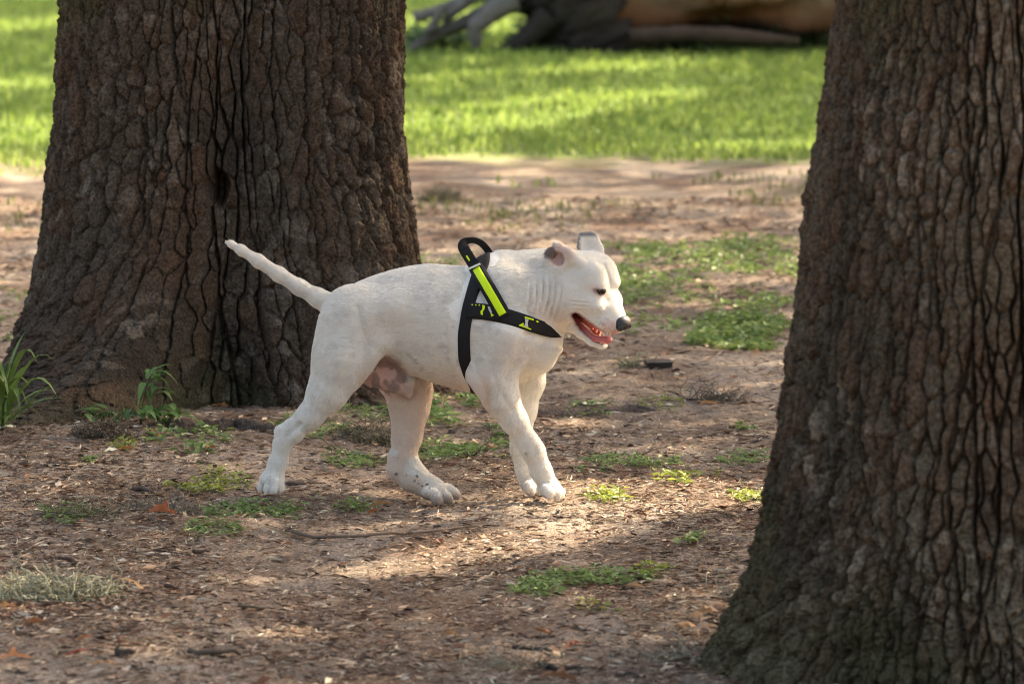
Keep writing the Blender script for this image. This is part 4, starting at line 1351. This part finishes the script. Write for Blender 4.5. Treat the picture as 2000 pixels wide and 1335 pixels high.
GREEN0, GREEN1 = (.10, .165, .040), (.25, .34, .105)
pts = np.concatenate([patch_points(1900, 1385, 555, 190, 82, 201, -.18), patch_points(1700, 1430, 652, 130, 30, 203, -.45), patch_points(700, 1240, 510, 80, 34, 205, -.2), patch_points(300, 1300, 600, 120, 60, 209, -.1), patch_points(220, 1420, 470, 160, 14, 206, .0),
                      patch_points(120, 40, 600, 60, 90, 207, .0), patch_points(80, 880, 512, 60, 14, 208, .0)])
V, F, C = leaflets(pts[::2], .027, rp, GREEN0, GREEN1, .7, 3)
gc = link('ground_cover', mesh_from('ground_cover', V, F, C, smooth=False), m_weed)
kind(gc, 'stuff'); tag(gc, 'patchy green ground cover on the earth beside the oak trunk', 'ground cover')
n = 2600
px = rp.rand(n) * 2000; py = 300 + 260 * rp.rand(n)
tb = np.stack([G(a, b) for a, b in zip(px, py)])
tb = tb[vnoise(tb[:, 0] * 1.1, tb[:, 1] * .5, seed=121) + .5 * vnoise(tb[:, 0] * 4, tb[:, 1] * 2, seed=122) > .35]
tf = link('sparse_grass', blades('sparse_grass', np.repeat(tb, 3, 0) + rp.normal(size=(len(tb) * 3, 3)) * (.03, .06, 0), .035, .008, rp, (.07, .10, .025), (.20, .20, .08)), m_grass)
kind(tf, 'stuff'); tag(tf, 'thin scattered grass on the bare earth before the lawn', 'grass')

def with_runners(V, F, C, pts, r=.0011, lift=None):
    """Creeping runners tie the sprigs of one weed together."""
    rv = []
    order = np.argsort(np.linalg.norm(pts - pts.mean(0), axis=1))
    for q in range(1, len(order)):
        i = order[q]; prev = order[:q]
        j = prev[np.argmin(np.linalg.norm(pts[prev] - pts[i], axis=1))]
        a_, b_ = pts[i].copy(), pts[j].copy(); m_ = (a_ + b_) / 2 + rp.normal(size=3) * (.004, .006, 0)
        for w_ in (a_, m_, b_): w_[2] = float(ground_z(w_[0], w_[1])) + .006
        rv.append(tube([a_, m_, b_], [r] * 3, 3))
        if lift is not None: rv.append(tube([a_, a_ + (.004, 0, .5 * lift[i]), a_ + (0, .004, lift[i])], [r, r, r * .6], 3))
    RV, RF = merge(rv)
    if RV:
        o_ = len(V); V = np.concatenate([V, np.array(RV)]); F = [tuple(q) for q in F.tolist()] + [tuple(k_ + o_ for k_ in q) for q in RF]
        C = np.concatenate([C, np.tile((.14, .13, .06), (len(RV), 1))])
    return V, F, C

# single weeds: (px, py, half width px, half depth px, leaf size, sprigs, tint, words)
WEEDS = [
 (400, 944, 70, 16, .016, 70, 1, 'yellow green weed patch beside the thin root near the hind paw'),
 (205, 1046, 95, 13, .015, 80, 0, 'low weed patch along the edge of the pale moss wisps'),
 (500, 1008, 78, 13, .018, 75, 0, 'feathery green weed patch in front of the hind paw'),
 (415, 1046, 45, 10, .014, 40, 0, 'small weed patch beside the broad fallen leaf'),
 (125, 1022, 40, 10, .015, 26, 0, 'sparse weed sprigs at the edge of the grey moss'),
 (190, 915, 30, 8, .013, 26, 0, 'tiny weed cushion in front of the oak root'),
 (375, 868, 60, 22, .024, 60, 0, 'leafy weed with serrated leaves beside the oak root'),
 (238, 882, 16, 6, .020, 8, 1, 'seedling with two pale leaves near the brown moss'),
 (615, 838, 55, 16, .017, 50, 0, 'weed patch behind the raised hock of the dog'),
 (600, 876, 55, 14, .015, 60, 0, 'weed patch under the hock of the dog'),
 (700, 904, 55, 14, .015, 55, 0, 'weed patch between the hind legs of the dog'),
 (790, 978, 60, 14, .016, 36, 0, 'weed patch in front of the forward hind foot'),
 (690, 985, 55, 12, .016, 50, 0, 'weed patch between the hind paws on trodden soil'),
 (725, 800, 60, 14, .018, 50, 0, 'weed patch beneath the belly against the oak base'),
 (868, 790, 46, 24, .026, 80, 0, 'leafy weed clump behind the belly of the dog'),
 (850, 872, 60, 20, .018, 90, 0, 'wide weed patch beside the forward hind leg'),
 (925, 846, 75, 20, .017, 110, 0, 'wide weed patch between the fore and hind legs'),
 (960, 880, 40, 10, .015, 30, 1, 'thin weed sprigs behind the fore legs'),
 (1150, 906, 65, 14, .018, 80, 0, 'dense weed patch ahead of the fore legs'),
 (1235, 893, 70, 10, .015, 60, 0, 'flat weed patch trailing away from the dense one'),
 (1190, 976, 36, 9, .021, 22, 1, 'sunlit yellow green weed sprigs ahead of the front paw'),
 (1350, 936, 52, 10, .021, 30, 1, 'sunlit weed sprigs midway to the single oak'),
 (1463, 972, 28, 9, .019, 16, 1, 'sunlit weed sprigs beside the single oak trunk'),
 (1430, 838, 58, 11, .018, 90, 0, 'weed patch behind the single oak trunk'),
 (1455, 884, 50, 10, .014, 36, 0, 'thin weed patch behind the flare of the single oak'),
 (1052, 1140, 42, 12, .017, 42, 0, 'weed patch at the near end of the broken row'),
 (1160, 1118, 90, 11, .016, 80, 0, 'long low weed patch in the broken row'),
 (1268, 1106, 30, 7, .015, 22, 1, 'small weed tuft in the broken row'),
 (1392, 1082, 50, 18, .021, 52, 0, 'round leaved weed patch by the root flare of the single oak'),
 (1190, 1172, 46, 10, .020, 18, 1, 'few bright weed sprigs on the pale soil'),
 (880, 1175, 22, 6, .012, 10, 1, 'tiny weed sprig alone on the pale soil'),
 (15, 1024, 20, 8, .016, 12, 0, 'weed sprigs at the foot of the tall grass plant'),
 (1150, 800, 30, 8, .016, 12, 0, 'weed sprigs on top of the surface root'),
 (1290, 790, 40, 8, .014, 16, 1, 'thin weed sprigs past the end of the surface root'),
]
for cx_, cy_, rx_, ry_, sz, cnt, tint, words in WEEDS:
    pts = patch_points(int(cnt * 2.1), cx_, cy_, rx_ * 1.35, ry_ * 1.35, int(cx_), -.05)
    c0, c1 = ((.095, .165, .045), (.235, .335, .11)) if tint == 0 else ((.15, .19, .03), (.33, .38, .08))
    V, F, C = leaflets(pts, sz * 1.0, rp, c0, c1, .8, 3)
    V, F, C = with_runners(V, F, C, pts)
    o = link('weed', mesh_from('weed', V, F, C, smooth=False), m_weed)
    tag(o, words, 'weed', 'low weeds on the trodden earth')

# taller plants by the double oak
def blade_strip(base, az, length, width, rise, droop, rs, segs=7):
    s = np.linspace(0, 1, segs)
    out = np.array([math.cos(az), math.sin(az), 0]); sd = np.array([-math.sin(az), math.cos(az), 0])
    ctr = np.array(base)[None] + out[None] * (length * (s * math.cos(rise)))[:, None] + np.array([0, 0, 1.0])[None] * (length * (s * math.sin(rise) - droop * s ** 2.4))[:, None]
    w = width * (np.sin(np.clip(s * 1.02 + .10, 0, 1) * math.pi) ** .7) + .0006
    V = []
    for c_, w_ in zip(ctr, w):
        V += [c_ - sd * w_ * .5 + np.array([0, 0, w_ * .18]), c_, c_ + sd * w_ * .5 + np.array([0, 0, w_ * .18])]
    F = []
    for i in range(segs - 1):
        F += [(i * 3, i * 3 + 1, i * 3 + 4, i * 3 + 3), (i * 3 + 1, i * 3 + 2, i * 3 + 5, i * 3 + 4)]
    return V, F

def plant(name, label, root_pos, specs, seed, c0, c1, stems=()):
    rs = np.random.RandomState(seed)
    t = thing(name, tuple(root_pos), label, 'plant')
    for q, (dx, dy, dz, az, ln, wd, rise, droop) in enumerate(specs):
        V, F = blade_strip(np.array(root_pos) + (dx, dy, dz), az, ln, wd, rise, droop, rs)
        k = rs.rand()
        link('leaf', mesh_from('leaf', V, F, np.tile(np.array(c0) * (1 - k) + np.array(c1) * k, (len(V), 1))), m_weed, t)
    for pts, r in stems:
        V, F = tube(np.array(pts) + np.array(root_pos), np.linspace(r, r * .5, len(pts)), 6, 1)
        link('stem', mesh_from('stem', V, F, np.tile((.09, .13, .04), (len(V), 1))), m_weed, t)
    return t
rs = np.random.RandomState(5)
g0 = G(8, 848); g0[1] -= .05; g0[2] = float(ground_z(g0[0], g0[1]))
spec = []
for i in range(26):
    az = rs.uniform(-2.4, .9) if i % 3 else rs.uniform(2.2, 3.8)
    spec.append((rs.normal() * .02, rs.normal() * .02, rs.rand() * .11, az, rs.uniform(.14, .31), rs.uniform(.014, .025), rs.uniform(.7, 1.4), rs.uniform(.25, .85)))
plant('grass_plant', 'tall clump of broad arching grass blades against the double oak', g0, spec, 3, (.08, .15, .035), (.19, .28, .075), [([(0, 0, 0), (.005, 0, .09), (.012, -.005, .17)], .004)])
g1 = G(275, 836); g1[2] = float(ground_z(g1[0], g1[1]))
spec = []
for i in range(16):
    az = rs.uniform(-math.pi, math.pi); zz = .075 + .055 * rs.rand()
    spec.append((.012 + .035 * rs.rand(), rs.normal() * .012, zz, az * .55 - .3, rs.uniform(.05, .085), rs.uniform(.014, .021), rs.uniform(-.1, .9), rs.uniform(.3, .9)))
for i in range(44):
    az = rs.uniform(-math.pi, math.pi)
    spec.append((rs.uniform(-.13, .10), rs.uniform(-.10, .06), .004 + .035 * rs.rand(), az, rs.uniform(.05, .09), rs.uniform(.018, .027), rs.uniform(.1, .9), rs.uniform(.3, .8)))
plant('leafy_plant', 'leafy green plant with pointed leaves at the foot of the double oak', g1, spec, 4, (.055, .12, .032), (.12, .22, .065),
      [([(0, 0, 0), (.006, 0, .05), (.016, 0, .10), (.035, -.005, .125)], .0032), ([(.04, .0, 0), (.05, 0, .04), (.055, 0, .07)], .0025), ([(-.08, -.02, 0), (-.085, -.02, .03)], .002)])

# curly moss wisps fallen from the branches
def moss(cx_, cy_, wpx, hpx, n, col, label, seed, rad=.0011, thick=1.0):
    rs = np.random.RandomState(seed)
    c = G(cx_, cy_); sc = FPX / np.linalg.norm(c - CAM)
    W = wpx / sc; H = hpx / sc * thick
    Vs, Fs, Cs = [], [], []; off = 0
    for i in range(n):
        a = rs.rand() * 2 * math.pi; r = math.sqrt(rs.rand())
        p = np.array([c[0] + W * r * math.cos(a), c[1] + W * .55 * r * math.sin(a), 0.0])
        dome = max(0, 1 - r * r)
        z0 = float(ground_z(p[0], p[1])) + .004 + H * dome * rs.rand()
        d = rs.rand() * 2 * math.pi; el = rs.normal() * .35
        m = 9; L = rs.uniform(.045, .11); q = np.array([p[0], p[1], z0]); P_ = []
        for k_ in range(m):
            P_.append(q.copy())
            d += rs.normal() * .75; el = el * .7 + rs.normal() * .45
            q = q + L / m * np.array([math.cos(d) * math.cos(el), math.sin(d) * math.cos(el), math.sin(el)])
            q[2] = max(q[2], float(ground_z(q[0], q[1])) + .002) if k_ % 3 == 0 else max(q[2], -.02)
        V, F = tube(P_, np.full(m, rad), 3, i)
        Vs.append(np.array(V)); Fs += [tuple(j + off for j in f_) for f_ in F]; off += len(V)
        Cs.append(np.tile(np.array(col) * rs.uniform(.55, 1.25), (len(V), 1)))
    o = link('moss_clump', mesh_from('moss_clump', np.concatenate(Vs), Fs, np.concatenate(Cs).clip(0, .8)), m_moss)
    tag(o, label, 'moss', 'fallen moss clumps')
moss(95, 1172, 140, 42, 520, (.46, .43, .29), 'large pale green curly moss heap on bare soil in the open', 1, .0015)
moss(725, 858, 62, 46, 260, (.20, .175, .12), 'straw coloured moss tangle between the hind legs of the dog', 2)
moss(205, 868, 62, 30, 200, (.13, .105, .078), 'brown moss tangle at the foot of the double oak', 3)
moss(325, 1010, 90, 26, 150, (.24, .205, .155), 'thin pale brown moss wisps beside a fallen leaf', 4)
moss(170, 1022, 70, 16, 90, (.22, .20, .13), 'thin greenish moss wisps among low weeds', 5)
moss(1232, 722, 22, 14, 60, (.30, .28, .18), 'small pale moss tuft beside the dark plank scrap', 6)
moss(1400, 785, 60, 16, 110, (.17, .14, .11), 'brown moss wisps behind the single oak trunk', 7)
moss(862, 392, 42, 26, 120, (.16, .15, .10), 'dull moss clump on the earth behind the double oak', 8, .002)
moss(1320, 1268, 90, 10, 60, (.36, .32, .24), 'loose pale moss strands near the foot of the single oak', 9)
moss(1440, 1165, 50, 8, 36, (.34, .30, .22), 'few pale moss strands against the single oak flare', 10)
moss(985, 1290, 90, 10, 60, (.30, .26, .19), 'sparse moss strands on the soil at the near edge', 11)
# low growth round the fallen tree
for i, (a, b, rx_, hh, words) in enumerate([(1150, 92, 42, .30, 'green weeds against the dark stump of the fallen tree'), (1045, 96, 34, .22, 'pale weeds between the dead branches and the stump'), (1300, 100, 60, .14, 'low weeds under the fallen trunk'),
                                       (1400, 100, 50, .13, 'low weeds beside the middle of the fallen trunk'), (1500, 100, 55, .16, 'grey green weeds below the fallen trunk'), (1462, 90, 20, .30, 'upright weed standing against the fallen trunk'),
                                       (1590, 98, 40, .16, 'low weeds where the fallen trunk passes the single oak'), (850, 98, 60, .12, 'dry weeds among the dead branch tips')]):
    c = G(a, b); sc = FPX / np.linalg.norm(c - CAM); n = 220
    q = np.stack([c[0] + rx_ / sc * rp.normal(size=n) * .6, c[1] + .15 * rp.normal(size=n), np.zeros(n)], 1)
    V, F, C = leaflets(q, .07, rp, (.05, .11, .045), (.16, .24, .11), 1.0, 2)
    hq = hh * rp.rand(n) ** 1.6 * np.exp(-((q[:, 0] - c[0]) * sc / rx_) ** 2)
    V[:, 2] += np.repeat(np.repeat(hq, 2), 4)
    V, F, C = with_runners(V, F, C, q, .004, hq)
    tag(link('weed', mesh_from('weed', V, F, C, smooth=False), m_weed), words, 'weed', 'weeds round the fallen tree')
# ------------------------------------------------------------------ leaf litter, twigs, fallen leaves
rl = np.random.RandomState(77)
m_litter = attr_mat('leaf_litter', .85, .2, trans=.0)
PAL = np.array([(.045, .028, .020), (.105, .060, .040), (.19, .112, .072), (.30, .195, .130), (.43, .32, .225), (.56, .46, .35), (.16, .068, .040), (.085, .064, .050)])
def slivers(n, ylo, yhi, xw, lmin, lmax, rs, prob, dens=None):
    y = ylo + (yhi - ylo) * rs.rand(n); x = (rs.rand(n) * 2 - 1) * xw(y)
    if dens is not None:
        k = rs.rand(n) < dens(x, y); x = x[k]; y = y[k]
    n = len(x)
    a = rs.rand(n) * math.pi * 2; L = lmin + (lmax - lmin) * rs.rand(n) ** 2.2; W = L * np.where(rs.rand(n) < .10, .25 + .25 * rs.rand(n), .05 + .09 * rs.rand(n))
    W = np.maximum(W, .0015)
    tl = rs.normal(size=n) * .14; rl_ = rs.normal(size=n) * .35
    d = np.stack([np.cos(a) * np.cos(tl), np.sin(a) * np.cos(tl), np.sin(tl)], 1)
    s = np.stack([-np.sin(a) * np.cos(rl_), np.cos(a) * np.cos(rl_), np.sin(rl_)], 1)
    z = ground_z(x, y) + .0075 * fbm(x * 11, y * 9, seed=40, oct=3) + .001 + .009 * rs.rand(n) ** 2
    c = np.stack([x, y, z], 1); up = np.array([0, 0, 1.0])
    L = L[:, None]; W = W[:, None]; cu = (rs.normal(size=n) * .05)[:, None]
    V = np.stack([c - d * L * .5, c + s * W * .5 + up * L * cu, c + d * L * .5, c - s * W * .5 + up * L * cu], 1).reshape(-1, 3)
    i = np.arange(n) * 4
    F = np.concatenate([np.stack([i, i + 1, i + 2], 1), np.stack([i, i + 2, i + 3], 1)])
    C = PAL[rs.choice(len(PAL), n, p=prob)] * (.7 + .6 * rs.rand(n))[:, None]
    return V, F, np.repeat(C, 4, 0)
pr = np.array([.17, .15, .16, .15, .15, .10, .08, .04]); pr /= pr.sum()
def litter_density(x, y):
    return np.clip(.45 + .9 * sstep(-.35, .35, vnoise(x * 2.1, y * 1.1, seed=130) + .5 * vnoise(x * 6, y * 3, seed=131)), 0, 1)
parts = [slivers(230000, -3.3, 1.6, lambda y: (y + 12.8) * .095 + .12, .006, .040, rl, pr, litter_density),
         slivers(70000, 1.6, 9.5, lambda y: (y + 12.8) * .095 + .1, .012, .055, rl, pr, litter_density)]
V = np.concatenate([q[0] for q in parts]); o = len(parts[0][0])
F = np.concatenate([parts[0][1], parts[1][1] + o]); C = np.concatenate([q[2] for q in parts])
lit = link('leaf_litter', mesh_from('leaf_litter', V, F, C.clip(0, .6), smooth=False), m_litter)
kind(lit, 'stuff'); tag(lit, 'brown shredded leaf litter strewn over the trodden earth', 'litter')

# fallen leaves one can pick out
m_fl = attr_mat('dry_leaf', .7, .3, trans=.25, var=.25, vscale=90)
def leaf_mesh(L, W, curl, col, seed):
    rs = np.random.RandomState(seed)
    s = np.linspace(0, 1, 8); w = W * np.sin(np.clip(s * .97 + .02, 0, 1) * math.pi) ** .75 * (1 + .12 * rs.normal(size=8))
    V, F = [], []
    for i, (q, ww) in enumerate(zip(s, w)):
        z = curl * L * math.sin(q * math.pi) + .004
        for j, t in enumerate((-1, -.5, 0, .5, 1)):
            V.append((L * (q - .5), ww * .5 * t, z + abs(t) ** 1.6 * ww * (.25 + .12 * rs.normal()) * (1 if curl < .15 else -1)))
    for i in range(7):
        for j in range(4):
            F.append((i * 5 + j, i * 5 + j + 1, (i + 1) * 5 + j + 1, (i + 1) * 5 + j))
    return mesh_from('fallen_leaf', V, F, np.tile(col, (len(V), 1)))
LEAVES = [  # px, py, length, width, curl, colour, turn, words
 (318, 1028, .050, .036, .05, (.42, .16, .085), .1, 'broad orange pink fallen leaf beside the thin moss wisps'),
 (245, 1158, .062, .018, .22, (.42, .24, .11), -.2, 'curled tan fallen leaf at the end of the pale moss heap'),
 (246, 897, .030, .018, .1, (.40, .15, .06), .3, 'small orange fallen leaf in front of the brown moss'),
 (412, 893, .030, .018, .1, (.34, .14, .075), 1.0, 'small russet fallen leaf below the leafy weed'),
 (296, 866, .034, .020, .1, (.36, .15, .08), .6, 'russet fallen leaf at the foot of the leafy plant'),
 (430, 800, .044, .014, .1, (.40, .18, .08), .1, 'orange fallen leaf against the foot of the double oak'),
 (729, 1010, .022, .018, .05, (.45, .17, .06), .4, 'small orange fallen leaf below the forward hind foot'),
 (745, 998, .050, .013, .1, (.40, .24, .12), -.1, 'narrow tan fallen leaf beside the weeds below the hind foot'),
 (286, 1114, .016, .014, .05, (.45, .36, .26), .9, 'pale round leaf fragment behind the moss heap'),
 (68, 1250, .034, .022, .1, (.34, .16, .085), .4, 'brown orange fallen leaf on bare soil below the moss heap'),
 (232, 1258, .026, .018, .1, (.30, .19, .12), 1.3, 'dull tan fallen leaf on the pale soil'),
 (168, 1286, .026, .014, .1, (.38, .17, .08), .2, 'small orange fallen leaf near the charred twig'),
 (150, 1312, .044, .018, .15, (.30, .060, .025), .1, 'deep red fallen leaf near the edge of the soil'),
 (238, 1283, .020, .010, .2, (.24, .10, .05), 1.4, 'upturned brown leaf fragment beside the dull tan leaf'),
 (105, 1212, .060, .016, .18, (.085, .045, .033), .15, 'dark curled leaf husk below the moss heap'),
 (8, 1208, .040, .015, .1, (.42, .25, .13), .0, 'tan fallen leaf near the end of the moss heap'),
 (876, 1232, .040, .014, .1, (.38, .23, .12), .3, 'tan fallen leaf alone on the pale soil'),
 (1060, 1226, .038, .016, .15, (.24, .12, .06), -.2, 'brown fallen leaf on the soil in front of the weed row'),
 (1120, 1255, .030, .020, .1, (.36, .14, .09), .5, 'reddish fallen leaf in front of the weed row'),
 (1360, 1205, .030, .024, .2, (.42, .23, .11), .8, 'cupped orange leaf in the drift against the single oak'),
 (1338, 1222, .038, .022, .2, (.40, .24, .13), .2, 'tan leaf in the drift against the single oak'),
 (1385, 1198, .034, .026, .25, (.40, .26, .16), -.6, 'curled leaf in the drift against the single oak flare'),
 (1405, 1192, .030, .022, .25, (.34, .20, .12), .5, 'brown leaf leaning on the single oak flare'),
 (1378, 1228, .044, .020, .1, (.46, .33, .23), .1, 'pale flat leaf below the drift at the single oak'),
 (1240, 1150, .034, .014, .1, (.46, .31, .19), .2, 'pale tan leaf behind the bright weed sprigs'),
 (1382, 797, .048, .018, .1, (.42, .24, .13), .1, 'tan fallen leaf behind the single oak near brown moss'),
 (1476, 700, .036, .022, .1, (.36, .22, .15), .3, 'tan leaf below the ground cover'),
 (1300, 705, .032, .018, .1, (.33, .19, .12), 1.0, 'tan leaf above the dark plank scrap'),
 (1100, 700, .036, .018, .2, (.12, .060, .04), .2, 'dark curled leaf behind the chest of the dog'),
 (1085, 735, .036, .018, .2, (.14, .08, .055), .5, 'dark brown leaf behind the fore legs'),
 (958, 868, .034, .024, .2, (.44, .31, .17), .4, 'yellowish fallen leaf on the weeds between the legs'),
 (1358, 900, .024, .018, .3, (.26, .14, .08), .9, 'upturned brown leaf behind the sunlit weeds'),
 (1090, 1325, .060, .026, .1, (.30, .16, .09), .1, 'long brown leaf at the near edge of the soil'),
 (1010, 1110, .024, .012, .1, (.40, .28, .19), .5, 'small pale leaf at the edge of the sun patch'),
 (735, 1150, .026, .012, .1, (.36, .25, .17), .2, 'small pale leaf at the end of the sun patch'),
 (560, 1075, .028, .012, .1, (.26, .14, .09), .8, 'small brown leaf between the weeds and the sun patch'),
 (30, 1320, .050, .020, .1, (.40, .19, .10), .2, 'orange leaf at the near corner of the soil'),
 (205, 1330, .044, .014, .1, (.44, .27, .14), .0, 'tan leaf strip at the near edge of the soil'),
]
for i, (a, b, L, W, cu, col, rot, words) in enumerate(LEAVES):
    g = G(a, b); z = float(ground_z(g[0], g[1])) + .008
    o = link('fallen_leaf', leaf_mesh(L * 1.2, W * 1.25, cu, col, i), m_fl)
    o.location = (g[0], g[1], z); o.rotation_euler = (rl.normal() * .15 - .25, rl.normal() * .15, rot)
    tag(o, words, 'leaf', 'fallen leaves one can pick out')

# sticks and scraps of wood
m_stick = attr_mat('dead_wood', .85, .2, bump=.4, bscale=90, bdist=.004)
STICKS = [
 ([(265, 962), (300, 972), (330, 962)], .010, (.10, .072, .056), 'crooked brown stick in front of the thin root'),
 ([(500, 962), (535, 966), (552, 965)], .007, (.11, .075, .058), 'short stick under the hind paw'),
 ([(570, 1052), (640, 1062), (720, 1060), (800, 1054)], .0065, (.16, .115, .085), 'long thin stick lying towards the sun patch'),
 ([(800, 1054), (880, 1048), (945, 1040)], .0055, (.20, .15, .115), 'thin stick crossing the sun patch'),
 ([(370, 1290), (420, 1290), (470, 1284)], .009, (.10, .078, .06), 'bare stick on the soil near the tan leaf'),
 ([(222, 1306), (245, 1308), (268, 1302)], .011, (.055, .043, .036), 'charred thick twig beside the deep red leaf'),
 ([(115, 1306), (160, 1304), (200, 1302)], .006, (.13, .095, .07), 'thin twig beside the charred one'),
 ([(312, 1148), (338, 1156), (350, 1150)], .008, (.085, .055, .045), 'dark bark chip stick beyond the curled tan leaf'),
 ([(110, 1098), (135, 1100), (152, 1108)], .007, (.10, .065, .05), 'brown twig behind the pale moss heap'),
 ([(375, 1090), (395, 1088), (408, 1084)], .007, (.05, .034, .028), 'short dark twig on reddish litter'),
 ([(462, 1190), (520, 1188), (560, 1186)], .0055, (.12, .09, .07), 'straight twig on pale soil'),
 ([(1060, 1290), (1100, 1296), (1140, 1290)], .010, (.055, .043, .036), 'dark stick near the edge of the soil'),
 ([(1000, 1258), (1040, 1256), (1080, 1262)], .008, (.07, .05, .042), 'dark stick behind the edge of the soil'),
 ([(1205, 1300), (1240, 1300), (1262, 1304)], .008, (.06, .046, .038), 'short dark stick before the oak root stub'),
 ([(930, 1130), (955, 1118), (965, 1110)], .005, (.32, .25, .19), 'pale straw across the far edge of the pale soil'),
 ([(1110, 918), (1170, 914), (1205, 924)], .006, (.12, .085, .065), 'twig under the dense weed patch'),
 ([(1290, 935), (1340, 928), (1400, 926)], .0055, (.19, .14, .105), 'twig among the sunlit weed sprigs'),
 ([(700, 790), (712, 782), (722, 770)], .004, (.36, .32, .27), 'pale grey stem poking up behind the near hind leg'),
]
for i, (pix, r, col, words) in enumerate(STICKS):
    pts = []
    for a, b in pix:
        g = G(a, b); pts.append((g[0], g[1], float(ground_z(g[0], g[1])) + r * .6 + .004))
    pts = np.array(pts); L = np.linspace(0, 1, len(pts)); s = np.linspace(0, 1, 14)
    pts = smooth_rows(np.stack([np.interp(s, L, pts[:, k]) for k in range(3)], 1), 2)
    pts[:, 2] += r * .5 * vnoise(s * 5 + i, s * 0, seed=i); pts[:, 0] += r * .7 * vnoise(s * 6 + i, s * 0 + 4, seed=i)
    c = pts.mean(0)
    r = r * .68
    V, F = tube(pts - c, r * (1 - .45 * s) * (.9 + .2 * vnoise(s * 8, s * 0, seed=i + 40)), 8, i, .2)
    V = np.array(V); C = np.array(col) * (1 + .3 * fbm(V[:, 0] * 80, V[:, 1] * 80, V[:, 2] * 80, seed=i, oct=2))[:, None]
    o = link('stick', mesh_from('stick', V, F, C.clip(.01, .8)), m_stick); o.location = c
    tag(o, words, 'stick', 'dead sticks on the earth')

def chunk(name, px, py, size, col, seed, label, cat, rotz=0.0, sharp=.0):
    """A lump or scrap with broken edges."""
    bm = bmesh.new(); bmesh.ops.create_cube(bm, size=1.0)
    bmesh.ops.subdivide_edges(bm, edges=bm.edges[:], cuts=4, use_grid_fill=True)
    V = np.array([v.co[:] for v in bm.verts])
    if not sharp: V = V / (np.linalg.norm(V, axis=1)[:, None] ** .7 + .1) * .62
    V = V * np.array(size) * (1 + .22 * fbm(V[:, 0] * 3, V[:, 1] * 3, V[:, 2] * 3, seed=seed, oct=3) * (1 if not sharp else .5))[:, None]
    F = [tuple(v.index for v in p.verts) for p in bm.faces]; bm.free()
    g = G(px, py)
    C = np.array(col) * (1 + .3 * fbm(V[:, 0] * 60, V[:, 1] * 60, V[:, 2] * 60, seed=seed, oct=3))[:, None]
    o = link(name, mesh_from(name, V, F, C.clip(.005, 1), smooth=not sharp), m_stick)
    o.location = (g[0], g[1], float(ground_z(g[0], g[1])) + size[2] * .30); o.rotation_euler = (0, 0, rotz)
    tag(o, label, cat)
chunk('plank_scrap', 1286, 724, (.072, .10, .026), (.035, .028, .024), 1, 'dark scrap of rotten plank beyond the dog on bare earth', 'wood', .05, 1)
chunk('earth_clod', 702, 890, (.055, .06, .020), (.10, .075, .062), 2, 'brown clod of earth among the weeds between the hind legs', 'clod')
chunk('earth_clod', 590, 946, (.09, .07, .014), (.075, .052, .042), 3, 'loose brown mound of earth behind the hind paw', 'clod')
